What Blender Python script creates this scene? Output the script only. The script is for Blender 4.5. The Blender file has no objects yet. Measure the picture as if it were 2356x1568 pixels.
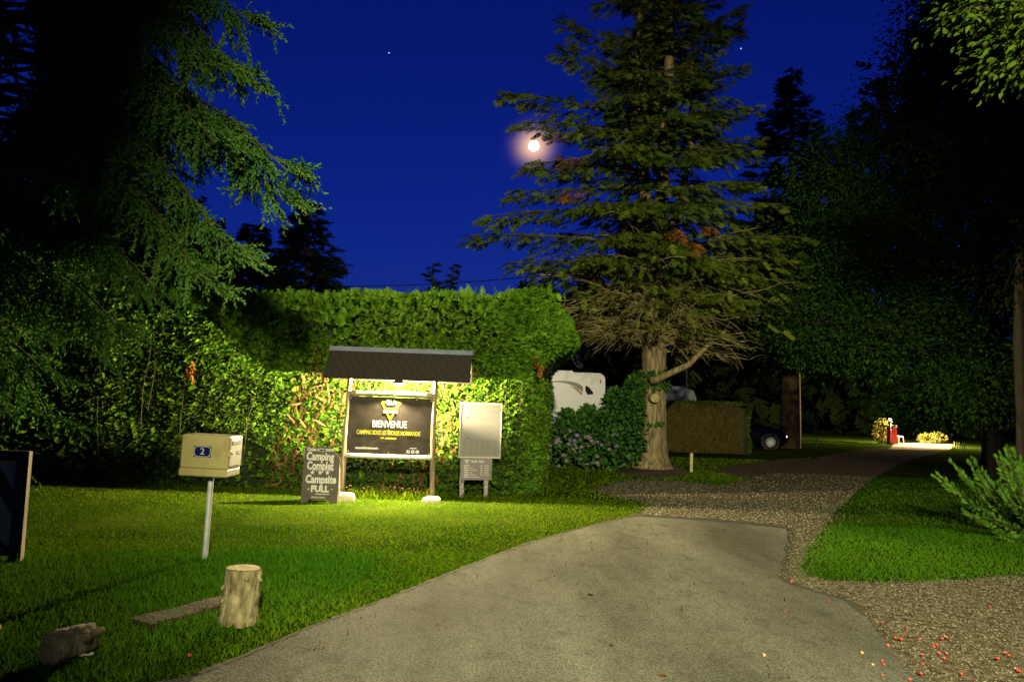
import bpy, bmesh, math, random
import numpy as np
from mathutils import Vector, Matrix, Euler

random.seed(11)
rng = np.random.default_rng(7)
R = math.radians
scene = bpy.context.scene
COL = scene.collection

# ------------------------------------------------------------------ camera
CAM_Z = 1.6
FPX = 1750.0                      # focal length in pixels of a 2356 x 1568 frame
cam_data = bpy.data.cameras.new('camera')
cam_data.sensor_width = 36.0
cam_data.lens = 36.0 * FPX / 2356.0
cam_data.clip_start = 0.05
cam_data.clip_end = 2000.0
cam = bpy.data.objects.new('camera', cam_data)
COL.objects.link(cam)
CAM_ROT = Euler((R(90 + 4.6), 0, 0)).to_matrix() @ Matrix.Rotation(R(2.0), 3, 'Z')
cam.location = (0, 0, CAM_Z)
cam.rotation_euler = CAM_ROT.to_euler()
scene.camera = cam


def ray(px, py):
    return CAM_ROT @ Vector(((px - 1178) / FPX, -(py - 784) / FPX, -1))


def G(px, py, z=0.0):
    """Ground point seen at a place of the photograph."""
    d = ray(px, py)
    t = (z - CAM_Z) / d.z
    return Vector((d.x * t, d.y * t, z))


def P(px, py, Y):
    """Point at depth Y."""
    d = ray(px, py)
    t = Y / d.y
    return Vector((d.x * t, Y, CAM_Z + d.z * t))


# ------------------------------------------------------------------ sky, moonlight, exposure
MOON_DIR = ray(1228, 336).normalized()
world = bpy.data.worlds.new('World')
scene.world = world
world.use_nodes = True
wn, wl = world.node_tree.nodes, world.node_tree.links
wn.clear()
wo = wn.new('ShaderNodeOutputWorld')
bg = wn.new('ShaderNodeBackground')
sky = wn.new('ShaderNodeTexSky')
sky.sky_type = 'NISHITA'
sky.sun_disc = False
sky.sun_elevation = R(-1.0)
sky.sun_rotation = R(0)
sky.air_density = 1.0
sky.dust_density = 0.2
sky.ozone_density = 5.0
hs = wn.new('ShaderNodeMix'); hs.data_type = 'RGBA'; hs.blend_type = 'MULTIPLY'
hs.inputs[0].default_value = 1.0
hs.inputs[7].default_value = (0.45, 0.62, 2.3, 1)
# glare of the moon, painted as an orange glow into the sky colour
tc = wn.new('ShaderNodeTexCoord')
dp = wn.new('ShaderNodeVectorMath'); dp.operation = 'DOT_PRODUCT'
dp.inputs[1].default_value = MOON_DIR
mr = wn.new('ShaderNodeMapRange')
mr.inputs[1].default_value = math.cos(R(4.5)); mr.inputs[2].default_value = 1.0
pw = wn.new('ShaderNodeMath'); pw.operation = 'POWER'; pw.inputs[1].default_value = 20.0
wl.new(tc.outputs['Generated'], dp.inputs[0])
wl.new(dp.outputs['Value'], mr.inputs[0])
wl.new(mr.outputs[0], pw.inputs[0])
au = wn.new('ShaderNodeMix'); au.data_type = 'RGBA'; au.blend_type = 'ADD'
au.inputs[7].default_value = (7.5, 4.2, 1.7, 1)
wl.new(pw.outputs[0], au.inputs[0])
wl.new(sky.outputs[0], hs.inputs[6])
wl.new(hs.outputs[2], au.inputs[6])
wl.new(au.outputs[2], bg.inputs[0])
bg.inputs[1].default_value = 0.15
wl.new(bg.outputs[0], wo.inputs[0])

sun_d = bpy.data.lights.new('moonlight', 'SUN')
sun_d.energy = 0.012
sun_d.angle = R(0.5)
sun_d.color = (1.0, 0.9, 0.75)
sun = bpy.data.objects.new('moonlight', sun_d)
sun.rotation_euler = (-MOON_DIR).to_track_quat('-Z', 'Y').to_euler()
COL.objects.link(sun)

# street lamp standing on the road behind the photographer
sl = bpy.data.lights.new('street_lamp_light', 'SPOT')
sl.energy = 28000
sl.color = (1.0, 0.91, 0.54)
sl.spot_size = R(47.5)
sl.spot_blend = 0.75
sl.shadow_soft_size = 0.25
slo = bpy.data.objects.new('street_lamp_light', sl)
slo.location = (1.4, -6.2, 6.5)
slo.scale = (1.0, 1.34, 1.0)
slo.rotation_euler = (Vector((1.85, 10, 2.5)) - slo.location).to_track_quat('-Z', 'Y').to_euler()
COL.objects.link(slo)

vs = scene.view_settings
vs.view_transform = 'Standard'
vs.look = 'None'
vs.exposure = 0.0
vs.gamma = 1.0
vs.use_curve_mapping = False
scene.cycles.max_bounces = 5
scene.cycles.diffuse_bounces = 2
scene.cycles.transparent_max_bounces = 4
scene.cycles.sample_clamp_indirect = 2.0
scene.cycles.use_denoising = True


# ------------------------------------------------------------------ helpers: objects
def link(o, parent=None):
    COL.objects.link(o)
    if parent is not None:
        o.parent = parent
    return o


def tag(o, label=None, cat=None, group=None, kind=None):
    if label: o['label'] = label
    if cat: o['category'] = cat
    if group: o['group'] = group
    if kind: o['kind'] = kind
    return o


def thing(name, label, cat, loc=(0, 0, 0), rz=0.0, group=None):
    o = bpy.data.objects.new(name, None)
    o.empty_display_size = 0.1
    link(o)
    o.location = loc
    o.rotation_euler = (0, 0, rz)
    return tag(o, label, cat, group)


def np_mesh(name, V, F, mat, tint=None, smooth=False):
    """V (n,3), F (m,k)"""
    V = np.asarray(V, dtype=np.float32); F = np.asarray(F, dtype=np.int32)
    me = bpy.data.meshes.new(name)
    m, k = F.shape
    me.vertices.add(len(V)); me.vertices.foreach_set('co', V.ravel())
    me.loops.add(m * k); me.loops.foreach_set('vertex_index', F.ravel())
    me.polygons.add(m)
    me.polygons.foreach_set('loop_start', np.arange(0, m * k, k, dtype=np.int32))
    if smooth:
        me.polygons.foreach_set('use_smooth', np.ones(m, dtype=bool))
    me.update(calc_edges=True)
    if tint is not None:
        a = me.attributes.new('tint', 'FLOAT', 'POINT')
        a.data.foreach_set('value', np.asarray(tint, dtype=np.float32))
    me.materials.append(mat)
    return me


def np_obj(name, V, F, mat, parent=None, tint=None, smooth=False):
    return link(bpy.data.objects.new(name, np_mesh(name, V, F, mat, tint, smooth)), parent)


class MB:
    def __init__(self):
        self.v = []; self.f = []

    def add(self, vs, fs):
        b = len(self.v)
        self.v += [tuple(v) for v in vs]
        self.f += [tuple(i + b for i in f) for f in fs]
        return self

    def box(self, x0, x1, y0, y1, z0, z1, bev=0.0, M=None):
        b = min(bev, (x1 - x0) / 2.01, (y1 - y0) / 2.01, (z1 - z0) / 2.01)
        if b <= 0:
            vs = [(x, y, z) for z in (z0, z1) for y in (y0, y1) for x in (x0, x1)]
            fs = [(0, 2, 3, 1), (4, 5, 7, 6), (0, 1, 5, 4), (2, 6, 7, 3), (0, 4, 6, 2), (1, 3, 7, 5)]
        else:
            bm = bmesh.new()
            bmesh.ops.create_cube(bm, size=1)
            for v in bm.verts:
                v.co = Vector(((x0 + x1) / 2 + v.co.x * (x1 - x0), (y0 + y1) / 2 + v.co.y * (y1 - y0), (z0 + z1) / 2 + v.co.z * (z1 - z0)))
            bmesh.ops.bevel(bm, geom=list(bm.edges), offset=b, segments=2, profile=0.5, affect='EDGES')
            bm.verts.index_update()
            vs = [v.co.copy() for v in bm.verts]; fs = [[v.index for v in f.verts] for f in bm.faces]
            bm.free()
        if M is not None:
            vs = [M @ Vector(v) for v in vs]
        return self.add(vs, fs)

    def tube(self, pts, rad, n=8, cap=True, rough=0.0, ridges=0, rnd=None):
        pts = [Vector(p) for p in pts]
        if not hasattr(rad, '__len__'):
            rad = [rad] * len(pts)
        rings = []
        up = None
        b = len(self.v)
        for i, p in enumerate(pts):
            t = (pts[min(i + 1, len(pts) - 1)] - pts[max(i - 1, 0)]).normalized()
            if up is None:
                up = Vector((0, 0, 1)) if abs(t.z) < 0.9 else Vector((1, 0, 0))
            s = t.cross(up).normalized(); up = s.cross(t).normalized()
            for k in range(n):
                a = 2 * math.pi * k / n
                r = rad[i]
                if ridges:
                    r *= 1 + rough * math.sin(ridges * a + 0.6 * math.sin(i * 0.7)) + rough * 0.6 * math.sin((ridges * 2 + 1) * a + i * 0.4)
                elif rough:
                    r *= 1 + rough * (random.random() - 0.5) * 2
                self.v.append(tuple(p + (s * math.cos(a) + up * math.sin(a)) * r))
        for i in range(len(pts) - 1):
            for k in range(n):
                k2 = (k + 1) % n
                self.f.append((b + i * n + k, b + i * n + k2, b + (i + 1) * n + k2, b + (i + 1) * n + k))
        if cap:
            self.f.append(tuple(b + k for k in reversed(range(n))))
            self.f.append(tuple(b + (len(pts) - 1) * n + k for k in range(n)))
        return self

    def lathe(self, prof, n=20, M=None, cap=True):
        b = len(self.v)
        vs = []
        for r, z in prof:
            for k in range(n):
                a = 2 * math.pi * k / n
                v = Vector((r * math.cos(a), r * math.sin(a), z))
                vs.append(M @ v if M is not None else v)
        fs = []
        for i in range(len(prof) - 1):
            for k in range(n):
                k2 = (k + 1) % n
                fs.append((i * n + k, i * n + k2, (i + 1) * n + k2, (i + 1) * n + k))
        if cap:
            if prof[0][0] > 1e-5: fs.append(tuple(reversed(range(n))))
            if prof[-1][0] > 1e-5: fs.append(tuple((len(prof) - 1) * n + k for k in range(n)))
        return self.add(vs, fs)

    def prism(self, poly, y0, y1):
        """polygon in XZ extruded along Y"""
        n = len(poly)
        vs = [(x, y0, z) for x, z in poly] + [(x, y1, z) for x, z in poly]
        fs = [tuple(range(n)), tuple(reversed(range(n, 2 * n)))]
        fs += [(i, i + n, (i + 1) % n + n, (i + 1) % n) for i in range(n)]
        return self.add(vs, fs)

    def build(self, name, mat, parent=None, smooth=False):
        me = bpy.data.meshes.new(name)
        me.from_pydata(self.v, [], self.f)
        bm = bmesh.new(); bm.from_mesh(me)
        bmesh.ops.remove_doubles(bm, verts=bm.verts, dist=1e-6)
        bmesh.ops.recalc_face_normals(bm, faces=bm.faces)
        bm.to_mesh(me); bm.free()
        if smooth:
            for p in me.polygons: p.use_smooth = True
        me.materials.append(mat)
        return link(bpy.data.objects.new(name, me), parent)


# ------------------------------------------------------------------ helpers: materials
def new_mat(name, rough=0.8, spec=0.3):
    m = bpy.data.materials.new(name)
    m.use_nodes = True
    b = m.node_tree.nodes['Principled BSDF']
    b.inputs['Roughness'].default_value = rough
    b.inputs['Specular IOR Level'].default_value = spec
    return m, m.node_tree.nodes, m.node_tree.links, b


def noise_mat(name, cols, scale=8.0, rough=0.8, bump=0.0, bscale=None, stretch=(1, 1, 1), spec=0.3, detail=6.0, metallic=0.0, lo=0.3, hi=0.7):
    m, n, l, b = new_mat(name, rough, spec)
    b.inputs['Metallic'].default_value = metallic
    tcn = n.new('ShaderNodeTexCoord'); mp = n.new('ShaderNodeMapping'); mp.inputs['Scale'].default_value = stretch
    l.new(tcn.outputs['Object'], mp.inputs[0])
    nz = n.new('ShaderNodeTexNoise'); nz.inputs['Scale'].default_value = scale; nz.inputs['Detail'].default_value = detail
    l.new(mp.outputs[0], nz.inputs[0])
    rp = n.new('ShaderNodeValToRGB')
    e = rp.color_ramp.elements
    e[0].position = lo; e[1].position = hi
    e[0].color = (*cols[0], 1); e[1].color = (*cols[-1], 1)
    for i, c in enumerate(cols[1:-1]):
        x = e.new(lo + (hi - lo) * (i + 1) / (len(cols) - 1)); x.color = (*c, 1)
    l.new(nz.outputs[0], rp.inputs[0]); l.new(rp.outputs[0], b.inputs['Base Color'])
    if bump:
        bn = n.new('ShaderNodeTexNoise'); bn.inputs['Scale'].default_value = bscale or scale * 3; bn.inputs['Detail'].default_value = 8
        l.new(mp.outputs[0], bn.inputs[0])
        bp = n.new('ShaderNodeBump'); bp.inputs['Strength'].default_value = bump; bp.inputs['Distance'].default_value = 0.02
        l.new(bn.outputs[0], bp.inputs['Height']); l.new(bp.outputs[0], b.inputs['Normal'])
    return m


def leaf_mat(name, c0, c1, rough=0.55, trans=0.25, spec=0.25):
    """leaf colour varied from piece to piece, some light passing through"""
    m, n, l, b = new_mat(name, max(rough, .75), spec * .25 if spec > .3 else 0.0)
    at = n.new('ShaderNodeAttribute'); at.attribute_name = 'tint'
    mx = n.new('ShaderNodeMix'); mx.data_type = 'RGBA'
    mx.inputs[6].default_value = (*c0, 1); mx.inputs[7].default_value = (*c1, 1)
    l.new(at.outputs['Fac'], mx.inputs[0]); l.new(mx.outputs[2], b.inputs['Base Color'])
    tr = n.new('ShaderNodeBsdfTranslucent'); l.new(mx.outputs[2], tr.inputs[0])
    ms = n.new('ShaderNodeMixShader'); ms.inputs[0].default_value = trans
    l.new(b.outputs[0], ms.inputs[1]); l.new(tr.outputs[0], ms.inputs[2])
    l.new(ms.outputs[0], n['Material Output'].inputs[0])
    return m


def emit_mat(name, col, strength):
    m = bpy.data.materials.new(name); m.use_nodes = True
    n, l = m.node_tree.nodes, m.node_tree.links
    n.remove(n['Principled BSDF'])
    e = n.new('ShaderNodeEmission'); e.inputs[0].default_value = (*col, 1); e.inputs[1].default_value = strength
    l.new(e.outputs[0], n['Material Output'].inputs[0])
    return m


def plain(name, col, rough=0.6, metallic=0.0, spec=0.4):
    m, n, l, b = new_mat(name, rough, spec)
    b.inputs['Metallic'].default_value = metallic
    tcn = n.new('ShaderNodeTexCoord')
    nz = n.new('ShaderNodeTexNoise'); nz.inputs['Scale'].default_value = 14; nz.inputs['Detail'].default_value = 5
    l.new(tcn.outputs['Object'], nz.inputs[0])
    mx = n.new('ShaderNodeMix'); mx.data_type = 'RGBA'
    mx.inputs[6].default_value = (*[c * 0.85 for c in col], 1); mx.inputs[7].default_value = (*[min(1, c * 1.12) for c in col], 1)
    l.new(nz.outputs[0], mx.inputs[0]); l.new(mx.outputs[2], b.inputs['Base Color'])
    return m


M = {}
M['bark'] = noise_mat('bark', [(0.07, 0.055, 0.03), (0.17, 0.13, 0.07), (0.30, 0.24, 0.13)], 5, 0.9, 1.0, 9, (3.2, 3.2, 0.5))
M['bark_red'] = noise_mat('bark_red', [(0.10, 0.06, 0.035), (0.26, 0.16, 0.08)], 5, 0.9, 0.9, 9, (3.2, 3.2, 0.5))
M['bark_dark'] = noise_mat('bark_dark', [(0.015, 0.012, 0.008), (0.05, 0.04, 0.025)], 5, 0.9, 0.8, 9, (3, 3, 0.6))
M['twig'] = noise_mat('twig', [(0.15, 0.13, 0.05), (0.30, 0.26, 0.11)], 6, 0.85)
M['twig_dark'] = noise_mat('twig_dark', [(0.025, 0.022, 0.01), (0.05, 0.045, 0.018)], 6, 0.85)
M['cut_wood'] = noise_mat('cut_wood', [(0.22, 0.17, 0.06), (0.36, 0.29, 0.12)], 12, 0.8, 0.3)
M['log_bark'] = noise_mat('log_bark', [(0.07, 0.058, 0.028), (0.20, 0.17, 0.085), (0.33, 0.29, 0.16)], 11, 0.95, 1.0, 26, (1.6, 1.6, 0.7))
M['post_wood'] = noise_mat('post_wood', [(0.08, 0.062, 0.038), (0.19, 0.155, 0.10)], 6, 0.8, 0.5, 16, (4, 4, 0.5))
M['rail_wood'] = noise_mat('rail_wood', [(0.11, 0.082, 0.055), (0.24, 0.195, 0.135)], 6, 0.75, 0.4, 16, (0.5, 4, 4))
M['white_rail'] = noise_mat('white_rail', [(0.30, 0.28, 0.245), (0.42, 0.395, 0.345)], 8, 0.7, 0.2)
M['board'] = noise_mat('board', [(0.018, 0.016, 0.014), (0.025, 0.022, 0.019), (0.036, 0.031, 0.027)], 5, 0.8, 0.05, 30, spec=0.03)
M['chalk_board'] = noise_mat('chalk_board', [(0.050, 0.042, 0.035), (0.072, 0.061, 0.05)], 5, 0.75)
M['chalk'] = noise_mat('chalk', [(0.30, 0.29, 0.27), (0.50, 0.48, 0.45)], 60, 0.9)
M['chalk_faint'] = noise_mat('chalk_faint', [(0.16, 0.14, 0.12), (0.34, 0.31, 0.28)], 60, 0.9)
M['ink_white'] = noise_mat('ink_white', [(0.24, 0.27, 0.29), (0.32, 0.345, 0.36)], 10, 0.8, spec=0.03)
M['ink_yellow'] = noise_mat('ink_yellow', [(0.26, 0.26, 0.015), (0.33, 0.33, 0.025)], 10, 0.8, spec=0.03)
M['shingle'] = noise_mat('shingle', [(0.006, 0.005, 0.004), (0.014, 0.012, 0.009), (0.030, 0.025, 0.019)], 10, 0.85, 0.6, 60)
M['ridge'] = noise_mat('ridge', [(0.13, 0.145, 0.20), (0.20, 0.22, 0.28)], 8, 0.45, 0.1, metallic=0.3)
M['dark_metal'] = plain('dark_metal', (0.03, 0.028, 0.026), 0.5, 0.3)
M['shade_inside'] = plain('shade_inside', (0.8, 0.78, 0.72), 0.5)
M['stone'] = noise_mat('stone', [(0.30, 0.24, 0.16), (0.52, 0.45, 0.33)], 9, 0.9, 0.8, 20)
M['cream'] = noise_mat('cream', [(0.17, 0.143, 0.055), (0.25, 0.222, 0.092), (0.275, 0.247, 0.108)], 4, 0.5, 0.03, 40)
M['grey_paint'] = noise_mat('grey_paint', [(0.26, 0.25, 0.19), (0.33, 0.315, 0.25)], 3, 0.5)
M['slot'] = plain('slot', (0.05, 0.06, 0.07), 0.4, 0.4)
M['blue_enamel'] = plain('blue_enamel', (0.004, 0.007, 0.06), 0.25, 0.0, 0.5)
M['black'] = plain('black', (0.008, 0.008, 0.008), 0.5)
M['galv'] = noise_mat('galv', [(0.45, 0.47, 0.49), (0.66, 0.68, 0.69)], 10, 0.33, 0.05, metallic=0.45)
M['notice'] = noise_mat('notice', [(0.125, 0.120, 0.118), (0.15, 0.145, 0.145)], 2, 0.35, spec=0.5)
M['notice_edge'] = plain('notice_edge', (0.30, 0.28, 0.24), 0.5)
M['notice_print'] = plain('notice_print', (0.125, 0.117, 0.102), 0.4)
M['price'] = noise_mat('price', [(0.10, 0.088, 0.088), (0.135, 0.12, 0.12)], 4, 0.5)
M['price_ink'] = plain('price_ink', (0.34, 0.31, 0.32), 0.7)
M['birch'] = noise_mat('birch', [(0.06, 0.05, 0.04), (0.20, 0.18, 0.15), (0.36, 0.33, 0.28)], 22, 0.85, 0.6, 30)
M['van_white'] = plain('van_white', (0.48, 0.48, 0.52), 0.35)
M['van_black'] = plain('van_black', (0.012, 0.012, 0.014), 0.3)
M['van_red'] = plain('van_red', (0.22, 0.012, 0.012), 0.35)
M['van_blue'] = plain('van_blue', (0.04, 0.05, 0.14), 0.35)
M['glass_dark'] = plain('glass_dark', (0.01, 0.012, 0.015), 0.08, 0.0, 0.6)
M['car_paint'] = plain('car_paint', (0.003, 0.005, 0.010), 0.15, 0.0, 0.5)
M['tyre'] = plain('tyre', (0.012, 0.012, 0.012), 0.85)
M['alloy'] = plain('alloy', (0.78, 0.78, 0.78), 0.4, 0.0)
M['lens'] = plain('lens', (0.5, 0.5, 0.52), 0.1, 0.2, 0.7)
M['dish'] = plain('dish', (0.06, 0.065, 0.075), 0.5)
M['white_post'] = noise_mat('white_post', [(0.30, 0.27, 0.10), (0.42, 0.38, 0.17)], 8, 0.8)
M['berry'] = plain('berry', (0.40, 0.04, 0.018), 0.25, 0, 0.6)
M['berry_gold'] = plain('berry_gold', (0.60, 0.30, 0.07), 0.25, 0, 0.6)
M['paper'] = plain('paper', (0.65, 0.63, 0.58), 0.8)
M['wire'] = plain('wire', (0.01, 0.01, 0.012), 0.6)
M['sign_frame'] = noise_mat('sign_frame', [(0.03, 0.025, 0.015), (0.06, 0.05, 0.03)], 8, 0.8, 0.4)
M['sign_back'] = noise_mat('sign_back', [(0.36, 0.34, 0.17), (0.46, 0.43, 0.24)], 3, 0.7)
M['plastic_white'] = plain('plastic_white', (0.75, 0.74, 0.70), 0.5)
M['red_paint'] = plain('red_paint', (0.35, 0.02, 0.015), 0.5)
M['dry_soil'] = noise_mat('dry_soil', [(0.018, 0.011, 0.005), (0.05, 0.03, 0.013)], 9, 0.95, 0.8, 30)

M['grass'] = leaf_mat('grass', (0.014, 0.068, 0.003), (0.062, 0.145, 0.008), 0.6, 0.3)
M['lawn'] = leaf_mat('lawn', (0.034, 0.090, 0.002), (0.122, 0.182, 0.005), 0.6, 0.3)
M['spruce'] = leaf_mat('spruce', (0.022, 0.085, 0.012), (0.085, 0.155, 0.03), 0.5, 0.12)
M['hedge_frond'] = leaf_mat('hedge_frond', (0.042, 0.13, 0.006), (0.145, 0.27, 0.022), 0.6, 0.2)
M['hedge_leaf'] = leaf_mat('hedge_leaf', (0.018, 0.052, 0.004), (0.066, 0.108, 0.015), 0.5, 0.25)
M['hedge_dead'] = leaf_mat('hedge_dead', (0.07, 0.038, 0.015), (0.16, 0.095, 0.04), 0.8, 0.1)
M['fir'] = leaf_mat('fir', (0.032, 0.062, 0.006), (0.11, 0.142, 0.016), 0.6, 0.12)
M['fir_brown'] = leaf_mat('fir_brown', (0.12, 0.055, 0.012), (0.24, 0.11, 0.025), 0.7, 0.1)
M['dark_leaf'] = leaf_mat('dark_leaf', (0.008, 0.036, 0.004), (0.034, 0.082, 0.009), 0.45, 0.15)
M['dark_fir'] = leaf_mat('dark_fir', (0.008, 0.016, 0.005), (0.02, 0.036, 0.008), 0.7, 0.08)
M['bright_leaf'] = leaf_mat('bright_leaf', (0.045, 0.11, 0.008), (0.12, 0.19, 0.02), 0.45, 0.3)
M['juniper'] = leaf_mat('juniper', (0.045, 0.15, 0.01), (0.12, 0.24, 0.03), 0.55, 0.2)
M['bush_leaf'] = leaf_mat('bush_leaf', (0.02, 0.075, 0.012), (0.06, 0.14, 0.03), 0.5, 0.2)
M['ivy'] = leaf_mat('ivy', (0.02, 0.06, 0.012), (0.07, 0.13, 0.03), 0.4, 0.15)
M['petal'] = leaf_mat('petal', (0.20, 0.15, 0.19), (0.34, 0.26, 0.27), 0.7, 0.2)
M['petal_blue'] = leaf_mat('petal_blue', (0.13, 0.13, 0.27), (0.24, 0.23, 0.36), 0.7, 0.2)
M['low_hedge'] = leaf_mat('low_hedge', (0.06, 0.052, 0.015), (0.12, 0.092, 0.03), 0.8, 0.1)
M['low_hedge_green'] = leaf_mat('low_hedge_green', (0.035, 0.075, 0.01), (0.08, 0.12, 0.02), 0.7, 0.1)
M['yard_leaf'] = leaf_mat('yard_leaf', (0.16, 0.16, 0.03), (0.32, 0.28, 0.08), 0.6, 0.2)
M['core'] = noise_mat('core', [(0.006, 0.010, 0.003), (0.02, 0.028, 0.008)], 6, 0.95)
M['core_brown'] = noise_mat('core_brown', [(0.03, 0.022, 0.008), (0.06, 0.045, 0.018)], 6, 0.95)


def ground_mat():
    m, n, l, b = new_mat('lawn_ground', 0.95, 0.0)
    tcn = n.new('ShaderNodeTexCoord')
    n1 = n.new('ShaderNodeTexNoise'); n1.inputs['Scale'].default_value = 0.9; n1.inputs['Detail'].default_value = 5
    n2 = n.new('ShaderNodeTexNoise'); n2.inputs['Scale'].default_value = 45; n2.inputs['Detail'].default_value = 6
    l.new(tcn.outputs['Object'], n1.inputs[0]); l.new(tcn.outputs['Object'], n2.inputs[0])
    r1 = n.new('ShaderNodeValToRGB'); e = r1.color_ramp.elements
    e[0].position = 0.35; e[0].color = (0.016, 0.036, 0.004, 1); e[1].position = 0.68; e[1].color = (0.042, 0.062, 0.008, 1)
    l.new(n1.outputs[0], r1.inputs[0])
    r2 = n.new('ShaderNodeValToRGB'); e = r2.color_ramp.elements
    e[0].position = 0.32; e[0].color = (0.35, 0.35, 0.35, 1); e[1].position = 0.68; e[1].color = (1.35, 1.35, 1.2, 1)
    l.new(n2.outputs[0], r2.inputs[0])
    mx = n.new('ShaderNodeMix'); mx.data_type = 'RGBA'; mx.blend_type = 'MULTIPLY'; mx.inputs[0].default_value = 1
    l.new(r1.outputs[0], mx.inputs[6]); l.new(r2.outputs[0], mx.inputs[7]); l.new(mx.outputs[2], b.inputs['Base Color'])
    bp = n.new('ShaderNodeBump'); bp.inputs['Strength'].default_value = 1.0; bp.inputs['Distance'].default_value = 0.05
    l.new(n2.outputs[0], bp.inputs['Height']); l.new(bp.outputs[0], b.inputs['Normal'])
    return m


def asphalt_mat():
    m, n, l, b = new_mat('asphalt', 0.9, 0.06)
    tcn = n.new('ShaderNodeTexCoord')
    big = n.new('ShaderNodeTexNoise'); big.inputs['Scale'].default_value = 0.8; big.inputs['Detail'].default_value = 4
    mp = n.new('ShaderNodeMapping'); mp.inputs['Rotation'].default_value = (0, 0, R(18)); mp.inputs['Scale'].default_value = (1.5, 0.35, 1)
    l.new(tcn.outputs['Object'], mp.inputs[0]); l.new(mp.outputs[0], big.inputs[0])
    fine = n.new('ShaderNodeTexNoise'); fine.inputs['Scale'].default_value = 75; fine.inputs['Detail'].default_value = 5
    l.new(tcn.outputs['Object'], fine.inputs[0])
    vor = n.new('ShaderNodeTexVoronoi'); vor.inputs['Scale'].default_value = 70
    l.new(tcn.outputs['Object'], vor.inputs[0])
    r1 = n.new('ShaderNodeValToRGB'); e = r1.color_ramp.elements
    e[0].position = 0.33; e[0].color = (0.062, 0.063, 0.048, 1); e[1].position = 0.66; e[1].color = (0.126, 0.126, 0.100, 1)
    l.new(big.outputs[0], r1.inputs[0])
    r2 = n.new('ShaderNodeValToRGB'); e = r2.color_ramp.elements
    e[0].position = 0.34; e[0].color = (0.45, 0.45, 0.45, 1); e[1].position = 0.66; e[1].color = (1.45, 1.45, 1.42, 1)
    l.new(fine.outputs[0], r2.inputs[0])
    mx = n.new('ShaderNodeMix'); mx.data_type = 'RGBA'; mx.blend_type = 'MULTIPLY'; mx.inputs[0].default_value = 1
    l.new(r1.outputs[0], mx.inputs[6]); l.new(r2.outputs[0], mx.inputs[7])
    bl = n.new('ShaderNodeTexNoise'); bl.inputs['Scale'].default_value = 5; bl.inputs['Detail'].default_value = 7; bl.inputs['Roughness'].default_value = .7
    mp2 = n.new('ShaderNodeMapping'); mp2.inputs['Scale'].default_value = (1.3, .8, 1)
    l.new(tcn.outputs['Object'], mp2.inputs[0]); l.new(mp2.outputs[0], bl.inputs[0])
    r3 = n.new('ShaderNodeValToRGB'); e = r3.color_ramp.elements
    e[0].position = 0.30; e[0].color = (0.30, 0.28, 0.25, 1); e[1].position = 0.47; e[1].color = (1, 1, 1, 1)
    x = e.new(.68); x.color = (1.25, 1.24, 1.2, 1)
    l.new(bl.outputs[0], r3.inputs[0])
    m3 = n.new('ShaderNodeMix'); m3.data_type = 'RGBA'; m3.blend_type = 'MULTIPLY'; m3.inputs[0].default_value = .5
    l.new(mx.outputs[2], m3.inputs[6]); l.new(r3.outputs[0], m3.inputs[7]); l.new(m3.outputs[2], b.inputs['Base Color'])
    ad = n.new('ShaderNodeMath'); ad.operation = 'ADD'
    l.new(fine.outputs[0], ad.inputs[0]); l.new(vor.outputs['Distance'], ad.inputs[1])
    bp = n.new('ShaderNodeBump'); bp.inputs['Strength'].default_value = 0.55; bp.inputs['Distance'].default_value = 0.012
    l.new(ad.outputs[0], bp.inputs['Height']); l.new(bp.outputs[0], b.inputs['Normal'])
    return m


M['ground'] = ground_mat()
M['asphalt'] = asphalt_mat()
M['gravel'] = noise_mat('gravel', [(0.030, 0.025, 0.015), (0.085, 0.069, 0.043), (0.16, 0.133, 0.088)], 13, 0.95, 1.0, 40, detail=10, lo=0.3, hi=0.7, spec=0.0)
M['stones'] = leaf_mat('stones', (0.050, 0.049, 0.032), (0.205, 0.195, 0.138), 0.9, 0.0)
M['litter'] = leaf_mat('litter', (0.03, 0.018, 0.008), (0.12, 0.075, 0.03), 0.8, 0)
M['edge_soil'] = noise_mat('edge_soil', [(0.018, 0.016, 0.008), (0.06, 0.055, 0.025)], 14, .95, .8, 40)
M['tar'] = noise_mat('tar', [(0.015, 0.014, 0.012), (0.05, 0.046, 0.04)], 12, 0.8, 0.5, 60)
M['pale_gravel'] = noise_mat('pale_gravel', [(0.30, 0.25, 0.16), (0.42, 0.36, 0.25)], 3, 0.95, spec=0.0)


# ------------------------------------------------------------------ helpers: scattering
def unit(a):
    return a / np.maximum(np.linalg.norm(a, axis=-1, keepdims=True), 1e-9)


def frames(X, Zhint):
    X = unit(X); Y = unit(np.cross(Zhint, X)); Z = np.cross(X, Y)
    return np.stack([X, Y, Z], axis=-1)           # columns are the axes


def rand_dirs(n):
    return unit(rng.normal(size=(n, 3)))


def scatter(name, tv, tf, pos, Rm, sc, mat, parent=None, tint=None, kind=None, smooth=False):
    N = len(pos); k = len(tv)
    sc = np.asarray(sc)
    if sc.ndim == 1: sc = np.repeat(sc[:, None], 3, 1)
    loc = tv[None] * sc[:, None, :]
    V = np.einsum('nij,nkj->nki', Rm, loc) + pos[:, None, :]
    F = (tf[None] + (np.arange(N) * k)[:, None, None]).reshape(-1, tf.shape[1])
    if tint is None: tint = rng.random(N)
    o = np_obj(name, V.reshape(-1, 3), F, mat, parent, np.repeat(tint, k), smooth)
    if kind: o['kind'] = kind
    return o


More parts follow.
